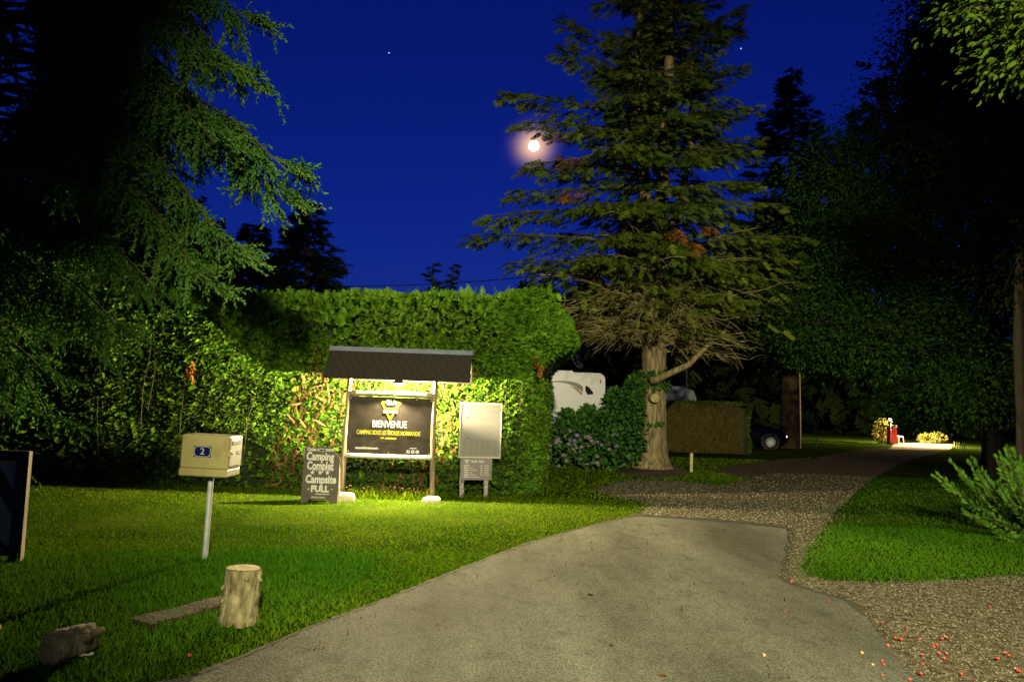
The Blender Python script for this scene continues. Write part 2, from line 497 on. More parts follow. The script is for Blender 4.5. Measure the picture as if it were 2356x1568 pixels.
def t_shoot(n=26, nl=0.17):
    """spruce shoot: a twig of length 1 along X ringed with needles"""
    v, f = [], []
    for i in range(n):
        t = (i + 0.5) / n
        a = i * 2.39996
        w = 0.11
        L = nl * (1.0 - 0.35 * t)
        r = np.array([0, math.cos(a), math.sin(a)])
        tip = np.array([t + 0.75 * L + 0.03, 0, 0]) + r * L * 0.72
        b = len(v)
        s = np.array([0, -math.sin(a), math.cos(a)])
        v += [np.array([t, 0, 0]) - s * w * 0.5 - np.array([0.02, 0, 0]), np.array([t + w, 0, 0]) + s * w * 0.5, tip]
        f.append((b, b + 1, b + 2))
    return np.array(v), np.array(f)


def t_frond(pairs=6, ang=42, width=0.05, curl=0.12, first=0.10):
    """flat feathery spray along X, in the XY plane, drooping at the tip"""
    v, f = [], []

    def quad(p, d, L, w):
        q = np.array([-d[1], d[0], 0]) * w
        z = lambda x: -curl * x * x
        pts = [p + d * L * 0.12 + q * 1.25, p + d * L, p + d * L * 0.12 - q * 1.25]
        b = len(v)
        for a in pts:
            v.append(np.array([a[0], a[1], z(a[0]) + 0.04 * math.sin(9 * a[1])]))
        f.append((b, b + 1, b + 2))
    quad(np.array([0.0, 0, 0]), np.array([1.0, 0, 0]), 1.0, width * 0.6)
    for i in range(pairs):
        t = first + (0.92 - first) * i / pairs
        L = 0.46 * (1 - t) ** 0.7 + 0.06
        for s in (-1, 1):
            a = R(ang + random.uniform(-9, 9))
            quad(np.array([t + random.uniform(-.03, .03), 0, 0]), np.array([math.cos(a), s * math.sin(a), 0]), L * random.uniform(.8, 1.15), width)
    return np.array(v), np.array(f)


def t_leaf(fold=0.18, w=0.28):
    v = np.array([(0, 0, 0), (0.35, w, fold * .6), (0.5, 0, -0.03), (0.35, -w, fold * .6), (0.72, w * .72, fold * .4), (1, 0, -0.12), (0.72, -w * .72, fold * .4)])
    f = np.array([(0, 2, 1), (0, 3, 2), (1, 2, 4), (2, 3, 6), (2, 5, 4), (2, 6, 5)])
    return v, f


def t_blade():
    v = np.array([(-.5, 0, 0), (.5, 0, 0), (-.38, 0.10, .5), (.38, 0.10, .5), (0, 0.34, 1.0)])
    f = np.array([(0, 1, 3), (0, 3, 2), (2, 3, 4)])
    return v, f


def t_stone(seed):
    rs = np.random.default_rng(seed)
    v = np.array([(1, .1, 0), (-1, -.1, .1), (.1, 1, .05), (-.1, -1, 0), (.15, .1, 1), (0, 0, -1.)])
    f = np.array([(0, 2, 4), (2, 1, 4), (1, 3, 4), (3, 0, 4), (2, 0, 5), (1, 2, 5), (3, 1, 5), (0, 3, 5)])
    v *= 1 + rs.uniform(-0.18, 0.18, (len(v), 1))
    return v, f


SHOOT = t_shoot(13, .26)
FROND = t_frond(6)
FROND5 = t_frond(5, 40, 0.06)
FROND_FINE = t_frond(8, 36, 0.035)
FROND_AIRY = t_frond(7, 38, 0.036, 0.22)
LEAF = t_leaf()
LEAF2 = (np.array([(0, 0, 0), (.45, .27, .10), (1, 0, -.08), (.45, -.27, .10)]), np.array([(0, 2, 1), (0, 3, 2)]))
FROND3 = t_frond(3, 42, .10)
BLADE = t_blade()
STONES = [t_stone(1), t_stone(2), t_stone(3)]


def inside(poly, pts):
    poly = np.asarray(poly); x, y = pts[:, 0], pts[:, 1]
    r = np.zeros(len(pts), bool); j = len(poly) - 1
    for i in range(len(poly)):
        xi, yi = poly[i]; xj, yj = poly[j]
        c = ((yi > y) != (yj > y)) & (x < (xj - xi) * (y - yi) / (yj - yi + 1e-12) + xi)
        r ^= c; j = i
    return r


def vnoise(p, s, seed=0):
    """cheap smooth noise from sums of sines, about -1..1"""
    rs = np.random.default_rng(seed)
    out = np.zeros(len(p))
    for k in range(7):
        d = rs.normal(size=p.shape[1]); d /= np.linalg.norm(d)
        out += np.sin((p @ d) * s * (0.6 + 0.35 * k) + rs.uniform(0, 6.3)) / (1 + 0.35 * k)
    return out / 2.6


# ================================================================== the setting
def sheet(name, poly, z, mat, thick=0.0, jitter=0.0, step=0.12, kind='structure'):
    pts = []
    n = len(poly)
    for i in range(n):
        a, b = Vector(poly[i][:2]), Vector(poly[(i + 1) % n][:2])
        L = (b - a).length
        near = (a.length + b.length) / 2
        k = max(1, min(40, int(L / (step * max(1, near / 6)))))
        nr = Vector((-(b - a).y, (b - a).x)).normalized() if L > 0 else Vector((0, 0))
        for q in range(k):
            o = random.uniform(-1, 1) * jitter if q else 0
            pts.append(a.lerp(b, q / k) + nr * o)
    bm = bmesh.new()
    top = [bm.verts.new((p.x, p.y, z)) for p in pts]
    f = bm.faces.new(top)
    if f.normal.z < 0 or True:
        f.normal_update()
        if f.normal.z < 0: f.normal_flip()
    if thick:
        r = bmesh.ops.extrude_face_region(bm, geom=[f])
        for v in r['geom']:
            if isinstance(v, bmesh.types.BMVert): v.co.z -= thick
    bmesh.ops.triangulate(bm, faces=[x for x in bm.faces if len(x.verts) > 4])
    bmesh.ops.recalc_face_normals(bm, faces=bm.faces)
    me = bpy.data.meshes.new(name); bm.to_mesh(me); bm.free()
    me.materials.append(mat)
    o = link(bpy.data.objects.new(name, me))
    o['kind'] = kind
    return o, np.array([(p.x, p.y) for p in pts])


def gp(*pts):
    return [G(*p)[:2] for p in pts]


gm = MB().add([(-260, -120, 0), (300, -120, 0), (300, 420, 0), (-260, 420, 0)], [(0, 1, 2, 3)])
ground = gm.build('ground', M['ground']); ground['kind'] = 'structure'

asph = gp((1465, 1190), (1400, 1203), (1300, 1230), (1200, 1260), (1100, 1300), (1000, 1340), (880, 1390), (720, 1450), (560, 1520), (440, 1568))
asph += [(-3.4, 3.4), (-6.5, 2.2), (-6.5, -8), (6.5, -8), (6.5, 1.2), (3.4, 2.9)]
asph += gp((2110, 1568), (2070, 1530), (2030, 1480), (1985, 1420), (1945, 1386), (1880, 1368), (1815, 1346), (1793, 1335), (1797, 1300), (1812, 1250), (1810, 1217), (1640, 1200))
o, ASPH = sheet('driveway', asph, 0.030, M['asphalt'], 0.05, 0.012)

grav = gp((1440, 1196), (1500, 1164), (1600, 1131), (1700, 1106), (1790, 1081), (1850, 1062), (1905, 1046), (1975, 1034), (2030, 1029))
grav += gp((2190, 1034), (2115, 1052), (2062, 1071), (2010, 1100), (1960, 1141), (1920, 1182), (1880, 1236), (1856, 1266), (1842, 1300), (1850, 1322), (1900, 1335), (2000, 1339), (2150, 1336), (2300, 1326), (2400, 1318))
grav += [(7.5, 6.6), (9.0, 4.0), (9.0, -1), (3.0, -1), (2.0, 5.0), (0.9, 8.0)]
o, GRAV = sheet('gravel_road', grav, 0.006, M['gravel'], 0, 0.03)
tar1 = gp((1462, 1187), (1640, 1197), (1812, 1215), (1812, 1221), (1640, 1202), (1462, 1191))
o, _t = sheet('tar_joint', tar1, 0.0345, M['tar'], 0, 0.004)
tar2 = gp((1790, 1333), (1816, 1344), (1880, 1366), (1946, 1384), (1990, 1420), (1986, 1424), (1942, 1389), (1878, 1370), (1812, 1349), (1788, 1336))
o, _t = sheet('tar_joint', tar2, 0.0345, M['tar'], 0, 0.004)
lay1 = gp((1358, 1129), (1440, 1104), (1560, 1106), (1650, 1117), (1560, 1146), (1504, 1163), (1440, 1147))
o, LAY1 = sheet('gravel_layby', lay1, 0.010, M['gravel'], 0, 0.03)
lay2 = gp((1628, 1082), (1700, 1068), (1800, 1056), (1870, 1051), (1850, 1063), (1790, 1082), (1715, 1100), (1670, 1090))
o, LAY2 = sheet('gravel_layby', lay2, 0.011, M['gravel'], 0, 0.03)
yard_poly = gp((2045, 1033), (2060, 1021), (2120, 1018), (2196, 1021), (2186, 1034), (2120, 1035))
o, YARD = sheet('yard_gravel', yard_poly, 0.014, M['pale_gravel'], 0, 0.05)
soil = gp((1410, 1086), (1470, 1062), (1540, 1066), (1600, 1088), (1540, 1098), (1470, 1098))
o, SOIL = sheet('bare_soil', soil, 0.012, M['dry_soil'], 0, 0.05)


def free_of(pts, polys, wob=0.0):
    k = np.ones(len(pts), bool)
    q = pts + (rng.normal(0, wob, pts.shape) if wob else 0)
    for p in polys: k &= ~inside(p, q)
    return pts[k]


def area_pts(x0, x1, y0, y1, dens):
    n = int((x1 - x0) * (y1 - y0) * dens)
    p = np.stack([rng.uniform(x0, x1, n), rng.uniform(y0, y1, n)], 1)
    # only where the picture can reach, with a margin for other viewpoints
    return p[np.abs(p[:, 0]) < 0.78 * p[:, 1] + 0.8]


HARD = [ASPH, GRAV, LAY1, LAY2, YARD]


def blades(name, p, hmin, hmax, w, mat, label, lean=0.5, z=0.0):
    n = len(p)
    h = rng.uniform(hmin, hmax, n)
    d = rng.normal(size=(n, 3)) * lean; d[:, 2] = 1
    Z = unit(d)
    hint = rand_dirs(n)
    X = unit(np.cross(hint, Z)); Y = np.cross(Z, X)
    Rm = np.stack([X, Y, Z], -1)
    pos = np.column_stack([p, np.full(n, z)])
    patch = np.clip(0.5 + 0.4 * vnoise(p, 1.3, 5) + rng.normal(0, 0.2, n), 0, 1)
    sc = np.column_stack([np.full(n, w) * rng.uniform(.7, 1.3, n), h, h])
    o = scatter(name, *BLADE, pos, Rm, sc, mat, None, patch)
    return tag(o, label, 'grass', None, 'stuff')


# rough, uncut verge along the drive on the left; its far rim runs behind the mailbox
RIM = np.array([tuple(v) for v in gp((-400, 1262), (60, 1272), (300, 1272), (560, 1268), (700, 1266), (830, 1270), (860, 1300), (870, 1330), (760, 1390), (400, 1560))] + [(-3.2, 3.0), (-9, 2.6)])
p = area_pts(-5.5, 0.5, 3.3, 8.2, 3400); p = p[inside(RIM, p + rng.normal(0, .22, p.shape))]; p = free_of(p, HARD)
blades('rough_grass', p, 0.018, 0.062, 0.006, M['grass'], 'longer dark green grass on the verge around the stump', 0.45)
p = area_pts(-5.5, 0.5, 3.3, 8.2, 230); p = p[inside(RIM, p)]; p = free_of(p, HARD)
p = p[vnoise(p, 2.3, 3) > 0.35]
blades('tall_grass', p, 0.06, 0.14, 0.006, M['grass'], 'scattered tall grass tufts on the verge near the stump', 0.35)
# mown lawn
p = np.concatenate([area_pts(-5.5, 1.0, 3.0, 8.2, 2300), area_pts(-10, 6, 8.2, 13.2, 1000)])
p = free_of(free_of(p, HARD, .035), [RIM], .22); p = p[(p[:, 0] < 0.9 + 0.12 * p[:, 1])]
blades('lawn_grass', p, 0.018, 0.042, 0.006, M['lawn'], 'mown lawn glowing yellow green under the sign lamp', 0.8)
# grass to the right of the road
p = np.concatenate([area_pts(2.0, 9.0, 6.0, 11.0, 1500), area_pts(2.0, 16.0, 11.0, 20.0, 350)])
p = free_of(p, HARD, .10); p = p[p[:, 0] > 1.6 + 0.14 * p[:, 1]]
blades('verge_grass', p, 0.02, 0.06, 0.008, M['grass'], 'short grass verge right of the gravel track', 0.8)
# lawn beyond the sign, before the big conifer
p = area_pts(-4, 14, 13.2, 25, 260); p = free_of(p, HARD + [SOIL])
p = p[p[:, 0] < 3.5 + 0.45 * (p[:, 1] - 13)]
blades('far_lawn_grass', p, 0.03, 0.07, 0.012, M['lawn'], 'dim lawn between the hedge corner and the big conifer', 0.8)


def stones(name, p, smin, smax, label, z=0.008):
    n = len(p)
    parts = np.array_split(np.arange(n), 3)
    Vs, Fs, Ts, b = [], [], [], 0
    for k, idx in enumerate(parts):
        tv, tf = STONES[k]
        m = len(idx)
        s = rng.uniform(smin, smax, m) * np.exp(rng.normal(0, .25, m))
        sc = np.stack([s, s * rng.uniform(.65, .95, m), s * rng.uniform(.4, .65, m)], 1)
        Rm = frames(np.column_stack([rng.normal(size=(m, 2)), rng.normal(0, .15, m)]), np.tile([0, 0, 1.0], (m, 1)))
        V = np.einsum('nij,nkj->nki', Rm, tv[None] * sc[:, None]) + np.column_stack([p[idx], z + sc[:, 2] * .3])[:, None]
        Vs.append(V.reshape(-1, 3)); Fs.append((tf[None] + (np.arange(m) * len(tv))[:, None, None]).reshape(-1, 3) + b)
        Ts.append(np.repeat(np.clip(rng.normal(.42, .25, m), 0, 1), len(tv))); b += m * len(tv)
    o = np_obj(name, np.concatenate(Vs), np.concatenate(Fs), M['stones'], None, np.concatenate(Ts), True)
    return tag(o, label, 'gravel', None, 'stuff')


p = area_pts(1.2, 6.6, 3.4, 9.6, 1500)
p = p[inside(GRAV, p + rng.normal(0, .09, p.shape))]; p = free_of(p, [ASPH])
stones('gravel', p, 0.0045, 0.0105, 'loose gravel on the right shoulder of the driveway')
p = area_pts(0.6, 6.5, 9.3, 13.6, 480); p = p[inside(GRAV, p + rng.normal(0, .12, p.shape))]; p = free_of(p, [ASPH])
p2 = area_pts(1.4, 5.6, 12, 17, 420); p2 = p2[inside(LAY1, p2 + rng.normal(0, .12, p2.shape))]
p3 = area_pts(2.0, 11, 13.2, 20, 150); p3 = p3[inside(GRAV, p3)]
stones('far_track_gravel', p3, .008, .018, 'stones on the receding gravel track')
stones('track_gravel', np.concatenate([p, p2]), 0.008, 0.017, 'loose stones on the gravel track beyond the tarmac edge')
p = area_pts(-2.5, 3, 3.6, 9.0, 14); p = p[inside(ASPH, p)]
stones('grit', p, 0.003, 0.0075, 'pale grit scattered over the tarmac', 0.030)

n = 700
p = area_pts(-2.6, 3.2, 3.5, 10.5, 60); p = p[inside(ASPH, p)]
p = p[vnoise(p, 1.7, 31) + .5 * (p[:, 0] > .6) > .35]
n = len(p)
o = scatter('needle_litter', *BLADE, np.column_stack([p, np.full(n, .033)]), frames(np.column_stack([rng.normal(size=(n, 2)), np.zeros(n)]), np.column_stack([rng.normal(size=(n, 2)), np.full(n, .25)])), np.column_stack([rng.uniform(.004, .012, n), np.full(n, .006), rng.uniform(.02, .06, n)]), M['litter'])
tag(o, 'brown needles and leaf scraps strewn over the tarmac', 'litter', None, 'stuff')
ed = gp((1465, 1190), (1400, 1203), (1300, 1230), (1200, 1260), (1100, 1300), (1000, 1340), (880, 1390), (720, 1450), (560, 1520), (440, 1568))
inn, out_ = [], []
for i, q in enumerate(ed):
    a_ = Vector(ed[max(0, i - 1)]); b_ = Vector(ed[min(len(ed) - 1, i + 1)]); nr = Vector((-(b_ - a_).y, (b_ - a_).x)).normalized()
    if nr.x > 0: nr = -nr
    out_.append(tuple(Vector(q) + nr * .022)); inn.append(tuple(Vector(q) - nr * .012))
o, _t = sheet('soil_edge', inn + out_[::-1], 0.0335, M['edge_soil'], 0, 0.012, .04)

# ================================================================== welcome sign
LF, RF = G(787, 1143), G(992, 1150)
mid = (LF + RF) / 2
W = (RF - LF).length
SIGN_YAW = math.atan2((RF - LF).y, (RF - LF).x)
sign = thing('welcome_sign', 'black welcome board in a log frame under a small shingled roof', 'sign', (mid.x, mid.y, 0), SIGN_YAW)
hw = W / 2


def pole(x, z1, r, seed, lean=0.0):
    random.seed(seed)
    pts, rad = [], []
    for i in range(15):
        t = i / 14
        pts.append((x + lean * t + 0.010 * math.sin(5 * t + seed), 0.006 * math.sin(7 * t + seed), z1 * t))
        rad.append(r * (1.08 - 0.18 * t) * random.uniform(.95, 1.06))
    return MB().tube(pts, rad, 12, True, 0.03)


pole(-hw, 2.12, 0.042, 3, 0.02).build('post', M['post_wood'], sign, True)
pole(hw, 2.12, 0.042, 8, -0.01).build('post', M['post_wood'], sign, True)
BZ0, BZ1 = 0.70, 1.605
bw = hw - 0.045
# rails: half-round log above, sawn pale rail below
pts = [(-bw + 2 * bw * i / 12, -0.01, 1.655 + 0.012 * math.sin(math.pi * i / 12)) for i in range(13)]
MB().tube(pts, [0.042 * (1 + 0.06 * math.sin(i * 1.7)) for i in range(13)], 12, True, 0.03).build('rail', M['rail_wood'], sign, True)
pts = [(-bw - .02 + 2 * (bw + .02) * i / 10, -0.012, 0.672 - 0.008 * math.sin(math.pi * i / 10)) for i in range(11)]
MB().tube(pts, 0.036, 10, True, 0.03).build('rail', M['white_rail'], sign, True)
board = MB().box(-bw, bw, -0.024, 0.0, BZ0 + 0.012, BZ1 + 0.004, 0.003).build('board', M['board'], sign)
for x, z in ((-bw + .02, BZ1 - .025), (bw - .02, BZ1 - .025), (bw * .62, BZ1 - .02), (-bw + .02, BZ0 + .03), (0, BZ0 + .03), (bw - .02, BZ0 + .03)):
    MB().lathe([(0.006, 0), (0.005, 0.003), (0.0, 0.004)], 8, Matrix.Translation((x, -0.024, z)) @ Matrix.Rotation(R(90), 4, 'X')).build('screw', M['galv'], board)


def text(body, size, mat, parent, cx, cz, y, width=None, bold=0.0, name='lettering', shear=0.0, M4=None, align='CENTER'):
    cu = bpy.data.curves.new(name, 'FONT')
    cu.body = body; cu.size = size; cu.align_x = align; cu.align_y = 'CENTER'; cu.offset = bold; cu.shear = shear
    cu.resolution_u = 3
    tmp = bpy.data.objects.new('lettering_source', cu); COL.objects.link(tmp)
    bpy.context.view_layer.update()
    dg = bpy.context.evaluated_depsgraph_get()
    me = bpy.data.meshes.new_from_object(tmp.evaluated_get(dg))
    bpy.data.objects.remove(tmp); bpy.data.curves.remove(cu)
    xs = [v.co.x for v in me.vertices]
    k = width / (max(xs) - min(xs)) if width else 1.0
    for v in me.vertices:
        q = Vector((cx + v.co.x * k, y, cz + v.co.y))
        v.co = M4 @ q if M4 is not None else q
    me.materials.clear(); me.materials.append(mat); me.name = name
    return link(bpy.data.objects.new(name, me), parent)


def flat(polys, mat, parent, y, name, M4=None):
    mb = MB()
    for pg in polys:
        vs = [Vector((x, y, z)) for x, z in pg]
        if M4 is not None: vs = [M4 @ v for v in vs]
        mb.add(vs, [tuple(range(len(pg)))])
    return mb.build(name, mat, parent)


def bar(x0, x1, z0, z1):
    return [(x0, z0), (x1, z0), (x1, z1), (x0, z1)]


def scribble(x0, x1, zc, h, seed):
    """a run of small marks: print too small to read"""
    rs = random.Random(seed); out = []; x = x0
    while x < x1:
        w = rs.uniform(.25, .6) * h; k = rs.uniform(.65, 1.0) * h
        out.append(bar(x, min(x + w, x1), zc - h * .5, zc - h * .5 + k)); x += w + rs.uniform(.05, .14) * h
    return out


# board print (measured on the board: u across 0..1, v down 0..1)
BW_, BH_ = 2 * bw, BZ1 - BZ0
U = lambda u: -bw + BW_ * u
V_ = lambda v: BZ1 - BH_ * v
YB = -0.0265


def stroke(a, b, w):
    a, b = Vector(a), Vector(b); d = (b - a).normalized(); n = Vector((-d.y, d.x)) * w / 2
    return [tuple(a - n), tuple(b - n), tuple(b + n), tuple(a + n)]


tri = [(U(.395), V_(.10)), (U(.60), V_(.10)), (U(.498), V_(.385))]
for pg in ([stroke((U(.39), V_(.085)), (U(.435), V_(.20)), .035), stroke((U(.39), V_(.085)), (U(.455), V_(.085)), .032),
      stroke((U(.61), V_(.085)), (U(.565), V_(.20)), .035), stroke((U(.61), V_(.085)), (U(.545), V_(.085)), .032),
      stroke((U(.462), V_(.285)), (U(.498), V_(.385)), .030), stroke((U(.534), V_(.285)), (U(.498), V_(.385)), .0301)]):
    YB -= .00015
    flat([pg], M['ink_yellow'], board, YB, 'emblem_stroke')
flat([stroke((U(.43), V_(.195)), (U(.57), V_(.195)), .02)], M['ink_yellow'], board, YB - 0.0005, 'emblem')
text('OLA', 0.115, M['ink_white'], board, U(.50), V_(.085), YB - 0.001, 0.17, 0.006)
flat([bar(U(.415), U(.58), V_(.275), V_(.228))], M['ink_white'], board, YB - 0.001, 'emblem_banner')
flat(scribble(U(.425), U(.57), V_(.252), 0.018, 4), M['chalk_faint'], board, YB - 0.002, 'emblem_banner_print')
text('BIENVENUE', 0.155, M['ink_white'], board, U(.495), V_(.475), YB, BW_ * .415, 0.003)
text('CAMPING SOUS LES \u00c9TOILES NORMANDIE', 0.098, M['ink_yellow'], board, U(.488), V_(.625), YB, BW_ * .765, 0.0012)
text('LA', 0.045, M['ink_yellow'], board, U(.415), V_(.712), YB, None, 0.0015)
flat(scribble(U(.448), U(.585), V_(.712), 0.033, 7), M['ink_yellow'], board, YB, 'small_print')
flat(scribble(U(.10), U(.375), V_(.895), 0.040, 9), M['ink_white'], board, YB, 'web_address')
flat(scribble(U(.75), U(.835), V_(.875), 0.020, 12), M['ink_white'], board, YB, 'small_print')
for k, u in enumerate((.735, .79, .843)):
    c = (U(u), V_(.938)); s = .026
    pg = [(c[0] + s * max(-1, min(1, 1.25 * math.cos(a))), c[1] + s * max(-1, min(1, 1.25 * math.sin(a)))) for a in [2 * math.pi * i / 24 for i in range(24)]]
    ic = flat([pg], M['ink_white'], board, YB, 'icon')
    if k == 0:
        text('f', 0.05, M['board'], ic, c[0], c[1], YB - 0.001, None, .002)
    elif k == 1:
        flat([stroke((c[0] - .012, c[1] - .008), (c[0] + .013, c[1] + .010), .012)], M['board'], ic, YB - .001, 'icon_mark')
    else:
        flat([stroke((c[0] + .011 * math.cos(a), c[1] + .011 * math.sin(a)), (c[0] + .011 * math.cos(a + .8), c[1] + .011 * math.sin(a + .8)), .004) for a in [i * .785 for i in range(8)]], M['board'], ic, YB - .001, 'icon_mark')

# roof: two slopes of shingles on a deck, grey ridge strip
EAVE_Z, RIDGE_Z, RUN = 1.90, 2.385, 0.42
rx0, rx1 = -1.02, 1.28
rs_len = math.hypot(RUN, RIDGE_Z - EAVE_Z); rs_ang = math.atan2(RIDGE_Z - EAVE_Z, RUN)
roof = MB()
for s in (-1, 1):
    roof.add([(rx0 + .01, s * RUN, EAVE_Z - .022), (rx1 - .01, s * RUN, EAVE_Z - .022), (rx1 - .01, 0, RIDGE_Z - .022), (rx0 + .01, 0, RIDGE_Z - .022),
              (rx0 + .01, s * RUN, EAVE_Z - .004), (rx1 - .01, s * RUN, EAVE_Z - .004), (rx1 - .01, 0, RIDGE_Z - .004), (rx0 + .01, 0, RIDGE_Z - .004)],
             [(0, 1, 2, 3), (4, 5, 6, 7), (0, 1, 5, 4), (1, 2, 6, 5), (2, 3, 7, 6), (3, 0, 4, 7)])
roof = roof.build('roof', M['shingle'], sign)
random.seed(5)
shm = []
for k in range(3):
    w = 0.128
    me_o = MB().box(0.002, w - 0.002, -0.004, 0.006, -0.01, 0.148, 0.0).build('shingle', M['shingle'], roof)
    for v in me_o.data.vertices:
        v.co.z += random.uniform(-.006, .006) if v.co.z < .05 else 0
        v.co.y += random.uniform(-.004, .002)
    shm.append(me_o.data); bpy.data.objects.remove(me_o)
ncol = 18; cw = (rx1 - rx0) / ncol
for s in (-1, 1):
    for row in range(5):
        for c in range(ncol + 1):
            x = rx0 + (c - (0.5 if row % 2 else 0)) * cw
            if x < rx0 - .02 or x + cw > rx1 + .02: continue
            t = row * rs_len / 5.3
            o = bpy.data.objects.new('shingle', shm[random.randrange(3)])
            link(o, roof)
            y = s * (RUN - t * math.cos(rs_ang)); z = EAVE_Z + t * math.sin(rs_ang)
            lift = 0.006
            o.matrix_local = (Matrix.Translation((x if s < 0 else x + cw, y + s * lift * math.sin(rs_ang), z + lift * math.cos(rs_ang)))
                              @ Matrix.Rotation(0 if s < 0 else math.pi, 4, 'Z')
                              @ Matrix.Rotation(-(math.pi / 2 - rs_ang) - 0.05 + random.uniform(-.015, .015), 4, 'X')
                              @ Matrix.Diagonal((cw / .128 * random.uniform(.96, 1), 1, 1, 1)))
d = Vector((0, math.cos(rs_ang), math.sin(rs_ang)))
ridge = MB()
for s in (-1, 1):
    dv = Vector((0, s * math.cos(rs_ang), -math.sin(rs_ang))); nv = Vector((0, s * math.sin(rs_ang), math.cos(rs_ang)))
    a = Vector((0, 0, RIDGE_Z + .012)); q = [a + nv * .012, a + nv * .012 + dv * .10, a + nv * .016 + dv * .10, a + nv * .016]
    ridge.add([v + Vector((rx0 - .005, 0, 0)) for v in q] + [v + Vector((rx1 + .005, 0, 0)) for v in q], [(0, 1, 5, 4), (3, 7, 6, 2), (1, 2, 6, 5), (0, 3, 2, 1), (4, 5, 6, 7), (0, 4, 7, 3)])
ridge.build('ridge_strip', M['ridge'], roof)
for x in (-hw + .02, hw - .01):     # rafters carrying the roof
    for s in (-1, 1):
        a, b = Vector((x, s * (RUN - .05), EAVE_Z + .02)), Vector((x, 0, RIDGE_Z - .045))
        MB().tube([a, b], 0.022, 6).build('rafter', M['post_wood'], sign)
beam = MB().tube([(-hw - .05, 0, 2.11), (hw + .05, 0, 2.11)], 0.028, 8).build('beam', M['post_wood'], sign)

# the lamp under the roof, in front of the board
LX, LY, LZ = 0.115, -0.056, 1.812
lamp = MB().tube([(LX, LY + .10, 2.15), (LX, LY + .02, 2.06), (LX, LY, 1.90)], 0.011, 8).build('lamp_arm', M['dark_metal'], sign)
shade = MB().lathe([(0.030, 0.10), (0.045, 0.095), (0.075, 0.055), (0.112, 0.026), (0.115, 0.020), (0.110, 0.022), (0.070, 0.048), (0.030, 0.060)], 28, Matrix.Translation((LX, LY, LZ)), False).build('lamp_shade', M['shade_inside'], sign, True)
MB().lathe([(0.0, 0.125), (0.022, 0.12), (0.032, 0.10), (0.047, 0.096), (0.077, 0.057), (0.114, 0.029)], 28, Matrix.Translation((LX, LY, LZ + .002)), False).build('lamp_cap', M['dark_metal'], shade, True)
bulb = MB().lathe([(0.0, 0.052), (0.016, 0.05), (0.018, 0.035), (0.030, 0.016), (0.030, 0.004), (0.02, -0.010), (0.0, -0.016)], 16, Matrix.Translation((LX, LY, LZ)), False).build('bulb', emit_mat('bulb', (1, 0.86, 0.55), 60), sign, True)
ll = bpy.data.lights.new('sign_lamp_light', 'POINT')
ll.energy = 4400; ll.color = (1.0, 0.80, 0.42); ll.shadow_soft_size = 0.018
llo = bpy.data.objects.new('sign_lamp_light', ll); link(llo, sign)
llo.location = (LX, LY, LZ - 0.036)

# stones at the feet of the posts
for k, (px, py, lab, sx, sy, sz) in enumerate(((787, 1150, 'brick-like tan stone block at the left foot of the welcome sign', .15, .09, .095), (993, 1154, 'pale rounded stone at the right foot of the welcome sign', .155, .10, .075))):
    bm = bmesh.new(); bmesh.ops.create_icosphere(bm, subdivisions=3, radius=1)
    rs = np.random.default_rng(k + 4)
    c = np.array([v.co[:] for v in bm.verts]); nz = vnoise(c, 2.6, k + 8)
    for i, v in enumerate(bm.verts):
        q = v.co
        q = Vector([math.copysign(abs(t) ** (.45 if k == 0 else .75), t) for t in q]) * (1 + .09 * nz[i])
        v.co = Vector((q.x * sx, q.y * sy, max(-.3, q.z) * sz))
    me = bpy.data.meshes.new('foot_stone'); bm.to_mesh(me); bm.free(); me.materials.append(M['stone'])
    o = link(bpy.data.objects.new('foot_stone', me)); g = G(px, py); o.location = (g.x + (.06 if k == 0 else 0), g.y - .05, sz * .3)
    tag(o, lab, 'stone')

# weeds in seed between the posts
def weeds():
    n = 420
    u = rng.random(n); 
    p = np.array([LF.x, LF.y])[None] + u[:, None] * np.array([RF.x - LF.x, RF.y - LF.y])[None] + np.column_stack([rng.normal(0, .02, n), rng.normal(-0.07, .05, n)])
    blades('weeds', p, 0.07, 0.22, 0.009, M['lawn'], 'fringe of weeds and seeding grass under the welcome board', .4)
    m = 90
    pos = np.column_stack([p[:m], rng.uniform(.09, .2, m)])
    sc = rng.uniform(.008, .014, m)
    scatter('seed_heads', *STONES[0], pos, frames(rand_dirs(m), rand_dirs(m)), sc, M['hedge_dead'], None, None, 'stuff')
    bpy.data.objects['seed_heads']['label'] = 'brown seed heads above the weeds under the welcome board'
    bpy.data.objects['seed_heads']['category'] = 'weeds'


weeds()

# ================================================================== chalk A-board
g = (G(691, 1156) + G(775, 1157)) / 2
ab = thing('pavement_board', 'slate grey A-board chalked Camping Complet, Campsite FULL', 'sign', (g.x, g.y, 0), 0.03)
w2, hgt = 0.272, 0.83
tilt = Matrix.Rotation(R(-7), 4, 'X')
poly = [(-w2, 0), (-w2 + .105, 0), (-w2 + .115, .045), (w2 - .12, .045), (w2 - .11, 0), (w2, 0), (w2, hgt - .155), (w2 - .14, hgt - .02), (w2 - .2, hgt), (-w2 + .02, hgt), (-w2, hgt - .02)]
fp = MB().prism(poly, 0, .016)
fp.v = [tuple(tilt @ Vector(v)) for v in fp.v]
front = fp.build('front_panel', M['chalk_board'], ab)
bp_ = MB().prism(poly, 0, .016)
bt = Matrix.Translation((-.02, .30, 0)) @ Matrix.Rotation(R(12), 4, 'X')
bp_.v = [tuple(bt @ Vector(v)) for v in bp_.v]
bp_.build('rear_panel', M['notice_edge'], ab)
MB().box(-.05, .05, .08, .13, hgt - .06, hgt - .04).build('hinge', M['dark_metal'], ab)
YC = -0.002
